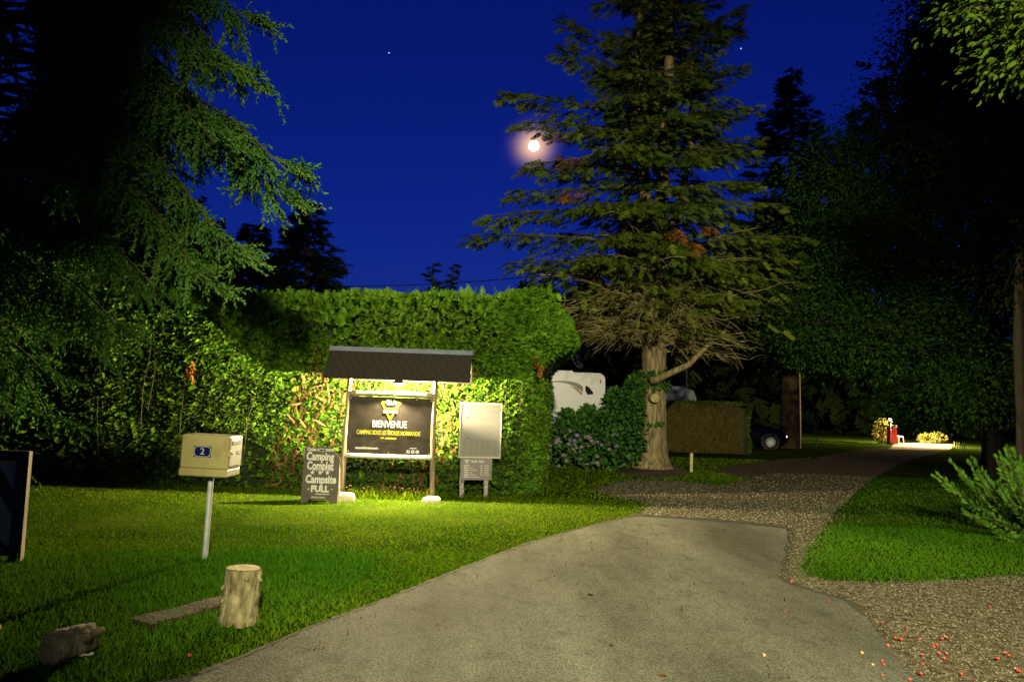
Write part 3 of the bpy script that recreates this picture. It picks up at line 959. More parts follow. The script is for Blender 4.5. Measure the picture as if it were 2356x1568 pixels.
for body, sz, cz, wd, cx in (('Cycles uniquement', .075, .792, .40, -.035), ('Camping', .165, .685, .415, -.03), ('Complet', .165, .545, .40, -.02), ('Campsite', .165, .345, .46, .005), ('FULL', .125, .205, .27, .0)):
    text(body, sz, M['chalk'], front, cx, cz, YC, wd, .003 if sz < .1 else .0065, M4=tilt)


def star(cx, cz, r):
    return [(cx + r * (1 if i % 2 == 0 else .45) * math.sin(i * math.pi / 5), cz + r * (1 if i % 2 == 0 else .45) * math.cos(i * math.pi / 5)) for i in range(10)]


for cx in (-.13, -.015, .095):
    flat([star(cx, .447, .036)], M['chalk'], front, YC, 'chalk_star', tilt)
flat([bar(-.14, -.02, .475, .483), bar(.05, .18, .478, .486), bar(-.06, .15, .128, .138), bar(-.18, -.16, .19, .21), bar(.165, .195, .2, .21)], M['chalk'], front, YC, 'chalk_line', tilt)
flat(scribble(-.12, .09, .085, .03, 3), M['chalk_faint'], front, YC, 'faded_print', tilt)

# ================================================================== notice board with price list
NL, NR = G(1062, 1143), G(1118, 1143)
nmid = (NL + NR) / 2; nhw = (NR - NL).length / 2
nb = thing('notice_board', 'pale faded notice panel on short birch posts beside the hedge', 'notice board', (nmid.x, nmid.y, 0), math.atan2((NR - NL).y, (NR - NL).x))
for s in (-1, 1):
    random.seed(31 + s)
    MB().tube([(s * nhw + .006 * math.sin(i * 2.1), 0.03, .1 * i) for i in range(13)], [.045 * random.uniform(.88, 1.1) for i in range(13)], 10, True, .07).build('post', M['birch'], nb, True)
pc = 0.065
panel = MB().box(pc - .355, pc + .355, -.034, -.016, .655, 1.565, .006).build('panel', M['notice'], nb)
fr = MB()
for x0, x1, z0, z1 in ((pc - .362, pc + .362, 1.545, 1.575), (pc - .362, pc + .362, .648, .672), (pc - .362, pc - .345, .672, 1.545), (pc + .345, pc + .362, .672, 1.545)):
    fr.box(x0, x1, -.040, -.014, z0, z1, .003)
fr.build('panel_frame', M['notice_edge'], panel)
for x, z in ((pc - .325, 1.455), (pc + .325, 1.46), (pc - .325, .755), (pc + .325, .755)):
    MB().lathe([(.009, 0), (.007, .004), (0, .005)], 8, Matrix.Translation((x, -.034, z)) @ Matrix.Rotation(R(90), 4, 'X')).build('screw', M['dark_metal'], panel)
flat([bar(pc - .26, pc + .30, 1.505, 1.512), bar(pc - .28, pc + .30, 1.425, 1.434), bar(pc - .02, pc + .03, 1.30, 1.325), bar(pc + .18, pc + .23, 1.315, 1.322)]
     + [bar(pc - .31 + i * .103, pc - .31 + i * .103 + .085, .70, .955) for i in range(6)], M['notice_print'], panel, -.0355, 'faded_print')['kind'] = 'stuff'
flat([stroke((pc - .235, 1.335), (pc - .225, 1.305), .014), stroke((pc - .245, .972), (pc - .205, .982), .014)], M['black'], panel, -.036, 'dark_mark')
price = MB().box(-.268 + .02, .268 + .02, -.022, -.010, .285, .642, .003).build('price_list', M['price'], nb)
YP = -.0235
text("Tarifs d'\u00e9t\u00e9", .062, M['ink_white'], price, .03, .595, YP, .22, .0025)
rows = []
for r_ in range(6):
    z = .525 - r_ * .037
    rows += scribble(-.19, -.19 + (.075 if r_ else .09), z, .026, r_)
    if r_: rows += scribble(-.105, -.105 + (0, .07, .15, .06, .13, .19)[r_] * .95, z - .004, .016, 40 + r_)
    if r_ < 5:
        rows += scribble(.09, .125, z, .02, 60 + r_) + scribble(.16, .185, z, .02, 70 + r_) + scribble(.195, .235, z - .004, .018, 80 + r_)
flat(rows, M['price_ink'], price, YP, 'price_rows')
for k, pg in enumerate((stroke((-.185, .62), (-.15, .56), .014), stroke((-.115, .62), (-.15, .56), .0141), bar(-.18, -.12, .600, .622))):
    flat([pg], M['price_ink'], price, YP - .0003 * k, 'emblem_stroke')

# ================================================================== mailbox
mp_ = G(471, 1284)
mb_ = thing('mailbox', 'cream letter box numbered 2 on a galvanised post in the lawn', 'mailbox', (mp_.x, mp_.y, 0), R(-1.5))
MB().lathe([(0.026, 0), (0.0265, .02), (0.0265, .80), (0.0265, .81)], 18).build('post', M['galv'], mb_, True)
bx0, bx1, by0, by1, bz0, bz1 = -.245, .215, -.16, .17, .795, 1.185
body = MB().box(bx0, bx1, by0, by1, bz0 + .075, bz1, .012).build('body', M['cream'], mb_)
MB().box(bx0 - .006, bx1 - .002, by0 - .006, by1 - .002, bz0, bz0 + .0745, .010).build('base_tray', M['cream'], mb_)
door = MB().box(bx1 - .004, bx1 + .010, by0 + .025, by1 - .02, bz0 + .10, bz1 - .015, .006).build('door', M['grey_paint'], mb_)
MB().box(bx1 + .0102, bx1 + .014, by0 + .06, by1 - .06, bz1 - .085, bz1 - .045, .001).build('slot', M['slot'], door)
MB().box(bx1 + .0102, bx1 + .014, by1 - .14, by1 - .05, 1.005, 1.04, .001).build('name_plate', M['cream'], door)
MB().lathe([(.012, 0), (.011, .006), (0, .007)], 12, Matrix.Translation((bx1 + .0101, by0 + .06, 1.02)) @ Matrix.Rotation(R(90), 4, 'Y')).build('lock', M['black'], door)
MB().box(bx1 - .02, bx1 + .018, by0 - .004, by0 + .022, .99, 1.06, .005).build('hinge', M['cream'], mb_)
pl_c = (-.035, 1.03)
plate = MB().box(pl_c[0] - .083, pl_c[0] + .083, by0 - .006, by0 - .0005, pl_c[1] - .052, pl_c[1] + .052, .002).build('number_plate', M['blue_enamel'], mb_)
cut = .018; a, b = .079, .048


def octo(a, b, c):
    return [(pl_c[0] + x, pl_c[1] + z) for x, z in ((-a + c, -b), (a - c, -b), (a, -b + c), (a, b - c), (a - c, b), (-a + c, b), (-a, b - c), (-a, -b + c))]


o1, o2 = octo(a, b, cut), octo(a - .005, b - .005, cut)
flat([[o1[i], o1[(i + 1) % 8], o2[(i + 1) % 8], o2[i]] for i in range(8)], M['ink_white'], plate, by0 - .0068, 'plate_border')
text('2', .085, M['ink_white'], plate, pl_c[0], pl_c[1], by0 - .007, None, .001, name='numeral')
mb_.rotation_euler = (0, R(0.8), R(-1.5))


# ================================================================== logs
def log(name, label, pts, rad, seed, knobs, bell=0.0):
    random.seed(seed)
    root = thing(name, label, 'log', pts[0])
    o0 = Vector(pts[0])
    P_ = [Vector(p) - o0 for p in pts]
    n = 40
    path = [P_[0].lerp(P_[1], i / 22) for i in range(23)] if len(P_) == 2 else P_
    b = MB()
    L = len(path)
    ph = [random.uniform(0, 6) for _ in range(5)]
    rr = []
    ax = (path[-1] - path[0]).normalized(); up = Vector((0, 0, 1)) if abs(ax.z) < .9 else Vector((1, 0, 0))
    s = ax.cross(up).normalized(); up = s.cross(ax)
    for i, p in enumerate(path):
        t = i / (L - 1)
        for k in range(n):
            a = 2 * math.pi * k / n
            r = rad * (1 + .05 * math.sin(3 * a + ph[0] + t * 2) + .035 * math.sin(7 * a + ph[1] + 3 * t) + .03 * math.sin(11 * a + ph[2]) + .04 * math.sin(5 * t + ph[3]) + .03 * math.sin(17 * a + 9 * t + ph[4]) + random.uniform(-.045, .045) + .10 * max(0, .25 - t) * bell)
            if i in (0, L - 1): r *= .97
            b.v.append(tuple(p + (s * math.cos(a) + up * math.sin(a)) * r))
    for i in range(L - 1):
        for k in range(n):
            b.f.append((i * n + k, i * n + (k + 1) % n, (i + 1) * n + (k + 1) % n, (i + 1) * n + k))
    for (t, a, ln, kr) in knobs:
        c = path[0].lerp(path[-1], t); d = s * math.cos(a) + up * math.sin(a)
        b.tube([c + d * rad * .7, c + d * (rad + ln * .5) + ax * .01, c + d * (rad + ln)], [kr * 1.5, kr, kr * .8], 9, True, .12)
    b.build('bark', M['log_bark'], root, True)
    for e, c in ((0, path[0]), (1, path[-1])):
        q = MB(); sgn = -1 if e == 0 else 1
        ring = [tuple(c + ax * sgn * .002 + (s * math.cos(2 * math.pi * k / 32) + up * math.sin(2 * math.pi * k / 32)) * rad * (.94 + .03 * math.sin(3 * 2 * math.pi * k / 32 + ph[0]))) for k in range(32)]
        mid_ = [tuple(c + ax * sgn * .004 + (s * math.cos(2 * math.pi * k / 32) + up * math.sin(2 * math.pi * k / 32)) * rad * .5) for k in range(32)]
        q.add(ring + mid_ + [tuple(c + ax * sgn * .001)], [(k, (k + 1) % 32, 32 + (k + 1) % 32, 32 + k) for k in range(32)] + [(32 + k, 32 + (k + 1) % 32, 64) for k in range(32)])
        q.build('cut_end', M['cut_wood'], root)
    return root


g = G(548, 1432)
log('log_bollard', 'upright sawn log standing on the verge beside the driveway', [(g.x, g.y, -.03), (g.x + .012, g.y + .01, .375)], .122, 4,
    [(.80, math.pi * .55, .018, .018), (.62, -math.pi * .5, .018, .022), (.12, -math.pi * .42, .03, .03), (.85, 2.6, .01, .015), (.45, -2.2, .012, .02)], 2.0)
g1 = G(112, 1530); a1 = Vector((g1.x, g1.y, .085)); b1 = a1 + Vector((.09, .26, .0))
log('fallen_log', 'short log lying on the grass with its sawn end showing', [tuple(a1), tuple(b1)], .09, 9, [(.55, 0.35, .035, .022), (.3, 2.4, .03, .022), (.85, 0.5, .06, .02)])
g2 = G(-45, 1512); a2 = Vector((g2.x, g2.y, .08))
log('fallen_log', 'dark log end at the left edge of the grass', [tuple(a2), tuple(a2 + Vector((-.4, .35, 0)))], .09, 14, [(.2, .4, .04, .02)])
a3, b3 = G(322, 1436), G(512, 1388)
beam_t = thing('old_beam', 'brown weathered beam half sunk in grass behind the upright log', 'beam', (a3.x, a3.y, 0), math.atan2((b3 - a3).y, (b3 - a3).x))
L = (b3 - a3).length
mbx = MB()
ring = []
for i in range(9):
    t = i / 8
    for (yy, zz) in ((-.125, .0), (-.118, .062), (-.095, .075), (.095, .078), (.118, .06), (.125, 0)):
        ring.append((L * t * 1.12, yy + .008 * math.sin(6 * t), zz * .55 * (1 - .35 * (1 - t)) + .004 * math.sin(11 * t) - .003))
mbx.add(ring, [(i * 6 + k, i * 6 + k + 1, i * 6 + 7 + k, i * 6 + 6 + k) for i in range(8) for k in range(5)] + [tuple(range(6)), tuple(range(53, 47, -1))])
mbx.build('timber', M['dry_soil'], beam_t)

# ================================================================== back of a framed sign at the left edge
g = G(48, 1292)
fs = thing('framed_sign', 'back of a dark framed sign with a diagonal brace at the lawn edge', 'sign', (g.x, g.y, 0), R(8))
FH, FW = 1.0, 1.25
MB().box(-.10, 0, -.03, .03, 0, FH, .006).build('frame_post', M['sign_frame'], fs)
MB().box(-FW, -FW + .1, -.03, .03, 0, FH, .006).build('frame_post', M['sign_frame'], fs)
MB().box(-FW + .1, -.10, -.03, .03, FH - .085, FH, .006).build('frame_rail', M['sign_frame'], fs)
MB().box(-FW + .1, -.10, -.03, .03, .06, .14, .006).build('frame_rail', M['sign_frame'], fs)
MB().box(-FW + .08, -.08, .010, .026, .10, FH - .04).build('panel', M['sign_back'], fs)
q = MB().add([(-.40, -.024, FH - .086), (-.29, -.024, FH - .086), (-.101, -.024, .60), (-.101, -.024, .42), (-.40, .008, FH - .086), (-.29, .008, FH - .086), (-.101, .008, .60), (-.101, .008, .42)],
             [(0, 1, 2, 3), (7, 6, 5, 4), (0, 4, 5, 1), (1, 5, 6, 2), (2, 6, 7, 3), (3, 7, 4, 0)])
q.build('brace', M['sign_frame'], fs)
q = MB().add([(-.52, -.024, .60), (-.52, -.024, .47), (-.26, -.024, .141), (-.15, -.024, .141), (-.52, .008, .60), (-.52, .008, .47), (-.26, .008, .141), (-.15, .008, .141)],
             [(0, 1, 2, 3), (7, 6, 5, 4), (0, 4, 5, 1), (1, 5, 6, 2), (2, 6, 7, 3), (3, 7, 4, 0)])
q.build('brace', M['sign_frame'], fs)
MB().box(-.004, .008, -.034, .034, .02, FH - .004, .002).build('edge_strip', M['post_wood'], fs)

# ================================================================== the tall hedge behind the sign
HX0, HX1 = -13.0, 0.45
HY0, HY1 = 13.25, 16.2


def hedge_top(x):
    return 3.30 + .18 / (1 + np.exp(-(x + 2.4) * 1.5)) + .035 * np.sin(x * 1.9 + 1) + .03 * np.sin(x * 4.3)


def hedge_push(x, z):
    """bulge of the upper hedge, overhanging the corner"""
    s = np.clip((z - 2.05) / .85, 0, 1); s = s * s * (3 - 2 * s)
    r = np.clip((3.55 - z) / .8, 0, 1) ** .5
    return s * r


def hedge_surface(n):
    """points and normals on the hedge's faces"""
    a = rng.random(n)
    P0 = np.zeros((n, 3)); N0 = np.zeros((n, 3))
    kind = np.where(a < .60, 0, np.where(a < .80, 1, 2))
    x = HX0 + (HX1 - HX0) * rng.random(n) ** .72
    tp = hedge_top(x)
    # front
    k = kind == 0
    z = rng.random(n) * tp
    P0[k] = np.column_stack([x, HY0 - .12 * hedge_push(x, z), z])[k]
    N0[k] = (0, -1, .12)
    # top
    k = kind == 1
    yy = rng.uniform(HY0, HY1, n)
    P0[k] = np.column_stack([x, yy, tp])[k]; N0[k] = (0, -.15, 1)
    # end facing the road
    k = kind == 2
    z = rng.random(n) * hedge_top(np.full(n, HX1)); yy = rng.uniform(HY0, HY1, n)
    P0[k] = np.column_stack([HX1 + .62 * hedge_push(x, z) + .1 * (yy - HY0), yy, z])[k]; N0[k] = (1, 0, .1)
    # round the vertical corner and the top edges
    c = np.array([HX1 - .55, HY0 + .55])
    q = (P0[:, 0] > c[0]) & (P0[:, 1] < c[1])
    push = .62 * hedge_push(P0[:, 0], P0[:, 2])
    dlt = np.stack([P0[:, 0] - c[0], P0[:, 1] - c[1]], 1)
    dn = unit(dlt)
    P0[q, 0] = (c[0] + dn[:, 0] * (.55 + push * np.clip(dn[:, 0], 0, 1)))[q]; P0[q, 1] = (c[1] + dn[:, 1] * .55)[q]
    N0[q, 0] = dn[q, 0]; N0[q, 1] = dn[q, 1]
    edge = np.clip((P0[:, 2] - (hedge_top(P0[:, 0]) - .45)) / .45, 0, 1) ** 2
    k = kind != 1
    P0[k, 1] += (.25 * edge * (N0[:, 1] < -.3))[k]; N0[k, 2] += (1.2 * edge)[k]
    P0 += N0 * (.06 * vnoise(P0, 3.1, 2) + .05 * vnoise(P0, 9, 3))[:, None]
    return P0, unit(N0), kind


hedge = thing('hedge', 'tall clipped conifer hedge behind the welcome sign', 'hedge', (0, 0, 0))
# core
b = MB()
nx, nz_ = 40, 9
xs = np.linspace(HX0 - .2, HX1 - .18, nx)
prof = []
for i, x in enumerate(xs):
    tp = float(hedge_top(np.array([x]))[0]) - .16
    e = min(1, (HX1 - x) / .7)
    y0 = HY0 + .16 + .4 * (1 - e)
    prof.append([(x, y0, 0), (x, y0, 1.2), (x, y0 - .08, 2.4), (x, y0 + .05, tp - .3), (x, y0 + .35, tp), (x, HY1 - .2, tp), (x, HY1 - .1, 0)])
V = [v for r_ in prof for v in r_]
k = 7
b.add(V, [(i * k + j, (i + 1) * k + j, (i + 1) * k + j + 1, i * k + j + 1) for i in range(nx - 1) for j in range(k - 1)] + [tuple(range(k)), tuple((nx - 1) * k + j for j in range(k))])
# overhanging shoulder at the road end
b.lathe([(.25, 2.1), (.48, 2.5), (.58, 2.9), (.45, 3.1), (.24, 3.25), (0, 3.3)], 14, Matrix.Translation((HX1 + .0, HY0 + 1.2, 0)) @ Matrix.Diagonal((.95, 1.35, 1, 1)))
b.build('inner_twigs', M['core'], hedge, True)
# feathery sprays
pos, nor, kind = hedge_surface(40000)
keep = (pos[:, 2] > 1.9) | (rng.random(len(pos)) < np.where(kind == 0, .28, .8)); pos, nor, kind = pos[keep], nor[keep], kind[keep]
n = len(pos)
d = nor * .8 + rng.normal(0, .42, (n, 3)); d[:, 2] += .15; d[:, 0] += .25 * (pos[:, 0] > -1)
sc = rng.uniform(.10, .21, n); up_sh = rng.random(n) < .03
d[up_sh] = unit(d[up_sh]) + np.array([0, 0, 1.4]); 
scatter('foliage', *FROND, pos - unit(d) * sc[:, None] * .45, frames(d, rand_dirs(n) + np.array([0, 0, 1.2])), sc, M['hedge_frond'], hedge,
        np.clip(.5 + .28 * vnoise(pos, 2.2, 6) + rng.normal(0, .2, n), 0, 1))
# sprays filling the overhanging shoulder at the road end
n = 9000
th = rng.uniform(-math.pi * .62, math.pi * .35, n); z = rng.uniform(2.0, 3.5, n)
pr = hedge_push(np.zeros(n), z)
pos = np.column_stack([HX1 - .30 + (.35 + .56 * pr) * np.cos(th), HY0 + 1.1 + (.62 + .62 * pr) * np.sin(th) * 1.15, z])
nor = unit(np.column_stack([np.cos(th), np.sin(th), .8 * (z - 2.9)]))
pos += nor * (.10 * vnoise(pos, 3.1, 2))[:, None]
d = nor + rng.normal(0, .42, (n, 3)); d[:, 2] += .1
sc = rng.uniform(.12, .26, n)
scatter('shoulder_foliage', *FROND, pos - unit(d) * sc[:, None] * .4, frames(d, rand_dirs(n) + np.array([0, 0, 1.2])), sc, M['hedge_frond'], hedge, np.clip(.55 + .28 * vnoise(pos, 2.2, 6) + rng.normal(0, .2, n), 0, 1))
# stray shoots standing above the clipped top
n = 420
x = rng.uniform(-9, HX1 + .5, n)
pos = np.column_stack([x, rng.uniform(HY0 + .1, HY1 - .6, n), hedge_top(x) - .05])
d = rng.normal(0, .28, (n, 3)) + np.array([0, 0, 1.])
scatter('stray_shoots', *FROND_FINE, pos, frames(d, rand_dirs(n)), rng.uniform(.15, .38, n) * rng.uniform(.6, 1, n), M['hedge_frond'], hedge)
# leafier growth low on the front
pos, nor, kind = hedge_surface(105000)
keep = (kind != 1) & (pos[:, 2] < 2.65) & (vnoise(pos, 2.4, 9) > -.55); pos, nor = pos[keep], nor[keep]
n = len(pos)
d = nor * .5 + rng.normal(0, .6, (n, 3)); d[:, 2] -= .15
scatter('leaves', *LEAF2, pos + nor * rng.uniform(-.08, .07, n)[:, None], frames(d, nor + rng.normal(0, .6, (n, 3))), rng.uniform(.028, .060, n), M['hedge_leaf'], hedge,
        np.clip(.5 + .3 * vnoise(pos, 1.6, 16) + rng.normal(0, .22, n), 0, 1))
# dead twigs showing through
pos, nor, kind = hedge_surface(9000)
keep = (kind == 0) & (pos[:, 2] < 2.3) & (vnoise(pos * np.array([1, 1, .5]), 2.0, 21) > .25 + .1 * np.abs(pos[:, 0] + 2.4)) & (pos[:, 0] < -.2); pos, nor = pos[keep], nor[keep]
n = len(pos)
d = nor * .25 + rng.normal(0, .35, (n, 3)) + np.array([0, 0, 1.0]) * rng.choice([-.5, 1], (n, 1))
scatter('dead_twigs', *FROND_FINE, pos - nor * .02, frames(d, nor), np.column_stack([rng.uniform(.12, .34, n), rng.uniform(.05, .12, n), rng.uniform(.1, .2, n)]), M['hedge_dead'], hedge)
# a few bare stems
b = MB(); random.seed(3)
for i in range(14):
    x = random.uniform(-7.5, .2); z = random.uniform(.1, 1.4); h = random.uniform(.5, 1.5)
    b.tube([(x, HY0 - .05, z), (x + random.uniform(-.12, .12), HY0 - .09, z + h * .5), (x + random.uniform(-.2, .2), HY0 - .1, z + h)], [.008, .006, .003], 5)
b.build('stems', M['twig_dark'], hedge)['kind'] = 'stuff'
# withered tuft
for (px, py, d_) in ((438, 850, 12.8), (1241, 845, 13.3)):
    c = np.array(P(px, py, d_)); n = 26
    pos = c + rng.normal(0, 1, (n, 3)) * np.array([.03, .03, .09])
    scatter('withered_tuft', *FROND, pos, frames(rng.normal(0, .5, (n, 3)) + np.array([0, -.4, -.8]), rand_dirs(n)), rng.uniform(.08, .18, n), M['fir_brown'], hedge)


# ================================================================== conifers
def rot_to(d):
    return Vector(d).to_track_quat('X', 'Z').to_matrix()


def bez(p0, p1, p2, n):
    return [p0.lerp(p1, t).lerp(p1.lerp(p2, t), t) for t in [i / (n - 1) for i in range(n)]]


def spruce_left():
    random.seed(21)
    base = Vector((-6.3, 8.6, 0))
    t = thing('spruce_tree', 'large drooping spruce filling the upper left of the view', 'tree', base)
    H = 15.5
    MB().tube([(0.05 * math.sin(i), 0, H * i / 14) for i in range(15)], [.26 * (1 - i / 14.5) + .015 for i in range(15)], 14, True, .05).build('trunk', M['bark_dark'], t, True)
    limbs = MB(); pos = []; dirs = []; scs = []

    def branch(z0, ang, Lh, rise, droop, dens=1.0):
        p0 = Vector((0, 0, z0)); h = Vector((math.cos(ang), math.sin(ang), 0))
        pth = bez(p0, p0 + h * Lh * .55 + Vector((0, 0, rise)), p0 + h * Lh + Vector((0, 0, -droop)), 10)
        limbs.tube(pth, [.026 * (1 - i / 10) + .005 for i in range(10)], 6, False)
        side = Vector((-h.y, h.x, 0))
        nb_ = int(Lh * 9 * dens)
        for i in range(nb_):
            u = .22 + .78 * (i + random.random()) / nb_
            k = min(8, int(u * 9)); q = pth[k].lerp(pth[k + 1], u * 9 - k)
            ln = random.uniform(.35, 1.0) * (1.05 - .62 * u)
            s = random.choice((-1, 1)) * random.uniform(.15, .9)
            dv = (Vector((0, 0, -1)) * random.uniform(.7, 1.25) + h * random.uniform(.15, .7) + side * s).normalized()
            if u > .93: dv = (h + side * s * .5 + Vector((0, 0, -.15))).normalized()
            ns = max(3, int(ln / .085))
            cur = q.copy(); dd = dv.copy()
            for j in range(ns):
                st = ln / ns
                dd = (dd + Vector((0, 0, -.10))).normalized()
                cur = cur + dd * st
                r_ = Vector((random.gauss(0, 1), random.gauss(0, 1), random.gauss(0, .6)))
                pos.append(cur - dd * st); dirs.append(dd + r_ * .12); scs.append(random.uniform(.16, .23))
                if random.random() < .85:
                    pos.append(cur.copy()); dirs.append(dd * .8 + r_ * .55 + Vector((0, 0, -.12))); scs.append(random.uniform(.13, .25))
    # named limbs that stand out against the sky
    for z0, px, py, Y in ((5.1, 735, 400, 7.6), (4.9, 722, 466, 7.8), (6.6, 640, 55, 7.9), (6.3, 625, 190, 7.7), (5.6, 575, 300, 7.8), (4.6, 590, 590, 7.5), (4.2, 530, 655, 7.4), (3.3, 425, 680, 7.6), (2.7, 330, 760, 7.6), (5.9, 560, 150, 7.4), (5.4, 560, 335, 7.4)):
        tip = P(px, py, Y) - base
        h = Vector((tip.x, tip.y, 0)); Lh = h.length - .32
        branch(z0 + .4, math.atan2(h.y, h.x), Lh, random.uniform(.0, .25), z0 + .4 - tip.z, 2.5)
    for i in range(120):
        z0 = .9 + (H - 2.5) * (i + random.random()) / 120 * .62
        prof_ = 2.0 + .75 * min(1, z0 / 3.0) - .16 * max(0, z0 - 4.5)
        ang = R(random.uniform(-125, 75))
        Lh = prof_ * random.uniform(.62, 1.0) * (.42 if z0 < 2.4 else (.62 if z0 < 4.0 else 1))
        branch(z0, ang, Lh, random.uniform(-.05, .35), random.uniform(.25, 1.0), 1.0)
    for i in range(26):
        z0 = .9 + 12.5 * (i + random.random()) / 26
        branch(z0, R(random.uniform(80, 230)), max(.5, 2.7 - .17 * z0) * random.uniform(.7, 1), .2, .6, .5)
    for i in range(40):
        z0 = 9.0 + 6.0 * (i + random.random()) / 40
        branch(z0, random.uniform(0, 6.28), max(.25, (15.6 - z0) * .34), .15, .25, .5)
    limbs.build('limbs', M['twig_dark'], t, True)
    # bare twigs hanging under the long limb
    n = len(pos)
    print('spruce shoots', n)
    pos = np.array([tuple(p) for p in pos]); dirs = np.array([tuple(p) for p in dirs])
    scatter('needles', *SHOOT, pos, frames(dirs, rand_dirs(n)), np.column_stack([np.array(scs) * 1.25, np.array(scs) * .95, np.array(scs) * .95]), M['spruce'], t,
            np.clip(.42 + .25 * vnoise(pos, 1.4, 3) + rng.normal(0, .2, n), 0, 1))


spruce_left()


def big_conifer():
    random.seed(8)
    g = G(1497, 1076)
    base = Vector((g.x, g.y, 0))
    t = thing('conifer_tree', 'big ragged conifer with bare lower twigs beside the gravel layby', 'tree', base)
    # trunk: flared foot, a fork above the lowest limbs
    zz = [0, .12, .3, .6, 1.0, 1.5, 2.0, 2.4, 2.8, 3.3, 4.0, 5.0]
    rr = [.60, .52, .44, .385, .35, .325, .30, .295, .31, .33, .30, .27]
    tr = MB()
    pts = [(0.05 * math.sin(z * .8), 0, z) for z in zz]
    tr.tube(pts, rr, 30, False, .045, 7)
    trunk = None
    for dx, dy, top, r0 in ((-.55, .1, 17.5, .19), (.25, 0, 19.0, .22), (.95, .25, 15.0, .12)):
        tr.tube([(0.03 + dx * min(1, i / 5), dy * min(1, i / 5), 4.2 + (top - 4.2) * i / 12) for i in range(13)], [r0 * (1 - i / 12.6) + .01 for i in range(13)], 12, False, .03, 5)
    trunk = tr.build('trunk', M['bark'], t, True)
    # broken limb reaching to the right and a sawn stub
    a = P(1512, 872, 19.7) - base; b_ = P(1668, 762, 19.3) - base; m1 = P(1585, 838, 19.4) - base; m2 = P(1628, 795, 19.3) - base
    MB().tube([a + Vector((-.12, .1, -.03)), a, m1, m2, b_], [.13, .095, .075, .06, .035], 10, True, .10).build('dead_limb', M['bark'], t, True)
    st = P(1506, 915, 19.72) - base
    MB().tube([st + Vector((0, .25, 0)), st + Vector((.01, 0, 0))], [.13, .12], 12, True, .06).build('sawn_stub', M['cut_wood'], t)
    limbs = MB(); fp, fd, fs_, fz = [], [], [], []
    tw = MB()

    def branch(p0, tip, sag, dens=1.0, w=1.0, bare=.2, brown=False):
        p0, tip = Vector(p0), Vector(tip)
        mid_ = p0.lerp(tip, .55) + Vector((0, 0, sag))
        L_ = (tip - p0).length
        pth = bez(p0, mid_, tip, 9)
        limbs.tube(pth, [.05 * (1 - i / 9) * min(1, L_ / 3) + .008 for i in range(9)], 5, False)
        h = (tip - p0).normalized(); side = h.cross(Vector((0, 0, 1))).normalized()
        n_ = int(L_ * 44 * dens)
        for i in range(n_):
            u = bare + (1 - bare) * random.random()
            k = min(7, int(u * 8)); q = pth[k].lerp(pth[k + 1], u * 8 - k)
            spread = (.75 * (1 - u) + .12) * w * min(1.3, L_ / 2.6)
            s = random.uniform(-1, 1)
            q = q + side * s * spread + h * abs(s) * spread * .4 + Vector((0, 0, random.uniform(-.16, .05) - .10 * abs(s)))
            dv = h * .8 + side * s * .8 + Vector((0, 0, random.uniform(-.55, .15)))
            fp.append(q); fd.append(dv); fs_.append(random.uniform(.20, .42)); fz.append(1.0 if brown else 0.0)

    tips = [(1160, 214, 19.2, 9.4), (1192, 283, 19, 8.9), (1176, 442, 19.2, 7.5), (1124, 497, 18.6, 6.8), (1080, 541, 18.4, 5.9), (1172, 604, 18.8, 5.3), (1282, 108, 19.4, 10.2), (1292, 40, 19.5, 10.8), (1262, 392, 18.6, 7.9), (1214, 376, 19, 8.0),
            (1702, 20, 19.6, 11.0), (1712, 152, 19.5, 9.8), (1690, 340, 19, 8.0), (1800, 470, 18.8, 7.1), (1822, 590, 18.6, 6.0), (1765, 640, 18.2, 5.2), (1855, 545, 19.0, 6.2), (1745, 420, 18.6, 7.4), (1650, 250, 19, 9.2), (1690, 60, 20.2, 10.6),
            (1330, 470, 17.6, 7.0), (1420, 540, 17.0, 6.4), (1560, 560, 17.0, 6.2), (1640, 600, 17.2, 5.8), (1700, 690, 17.4, 5.0), (1350, 590, 17.3, 5.6), (1450, 470, 17.2, 7.2), (1600, 470, 17.4, 7.0), (1500, 350, 17.6, 8.4), (1400, 330, 17.6, 8.6), (1620, 360, 17.8, 8.2), (1330, 290, 18, 9.0), (1560, 250, 18, 9.4), (1440, 210, 18, 9.8)]
    for px, py, Y, z0 in tips:
        tip = P(px, py, Y) - base
        lx = -.4 if tip.x < 0 else .25
        branch((lx, 0, z0), tip, random.uniform(-.05, .30), 1.1, 1.0, .10)
    for i in range(150):
        z0 = 5.2 + 12.5 * (i + random.random()) / 150
        a = random.uniform(0, 2 * math.pi)
        Lm = (3.6 - .18 * (z0 - 5)) * random.uniform(.45, .95)
        tip = Vector((math.cos(a) * Lm + .1, math.sin(a) * Lm, z0 + random.uniform(-.7, .35)))
        branch((random.choice((-.45, .25, .25)), 0, z0), tip, random.uniform(-.1, .35), .75, 1.0, .2)
    for i in range(130):
        u = (i + random.random()) / 130
        z0 = 8.5 + 10.3 * u
        lx, ly = random.choice(((-.52, .1), (.28, 0), (.28, 0), (.98, .25)))
        if lx > .9 and z0 > 14.6: lx, ly = .28, 0
        if lx < 0 and z0 > 17: lx, ly = .28, 0
        a = random.uniform(0, 2 * math.pi); Lm = (2.1 - 1.5 * u) * random.uniform(.5, 1.0)
        branch((lx, ly, z0), (lx + math.cos(a) * Lm, ly + math.sin(a) * Lm, z0 + random.uniform(-.3, .45)), random.uniform(-.1, .15), 1.0, .8, .05)
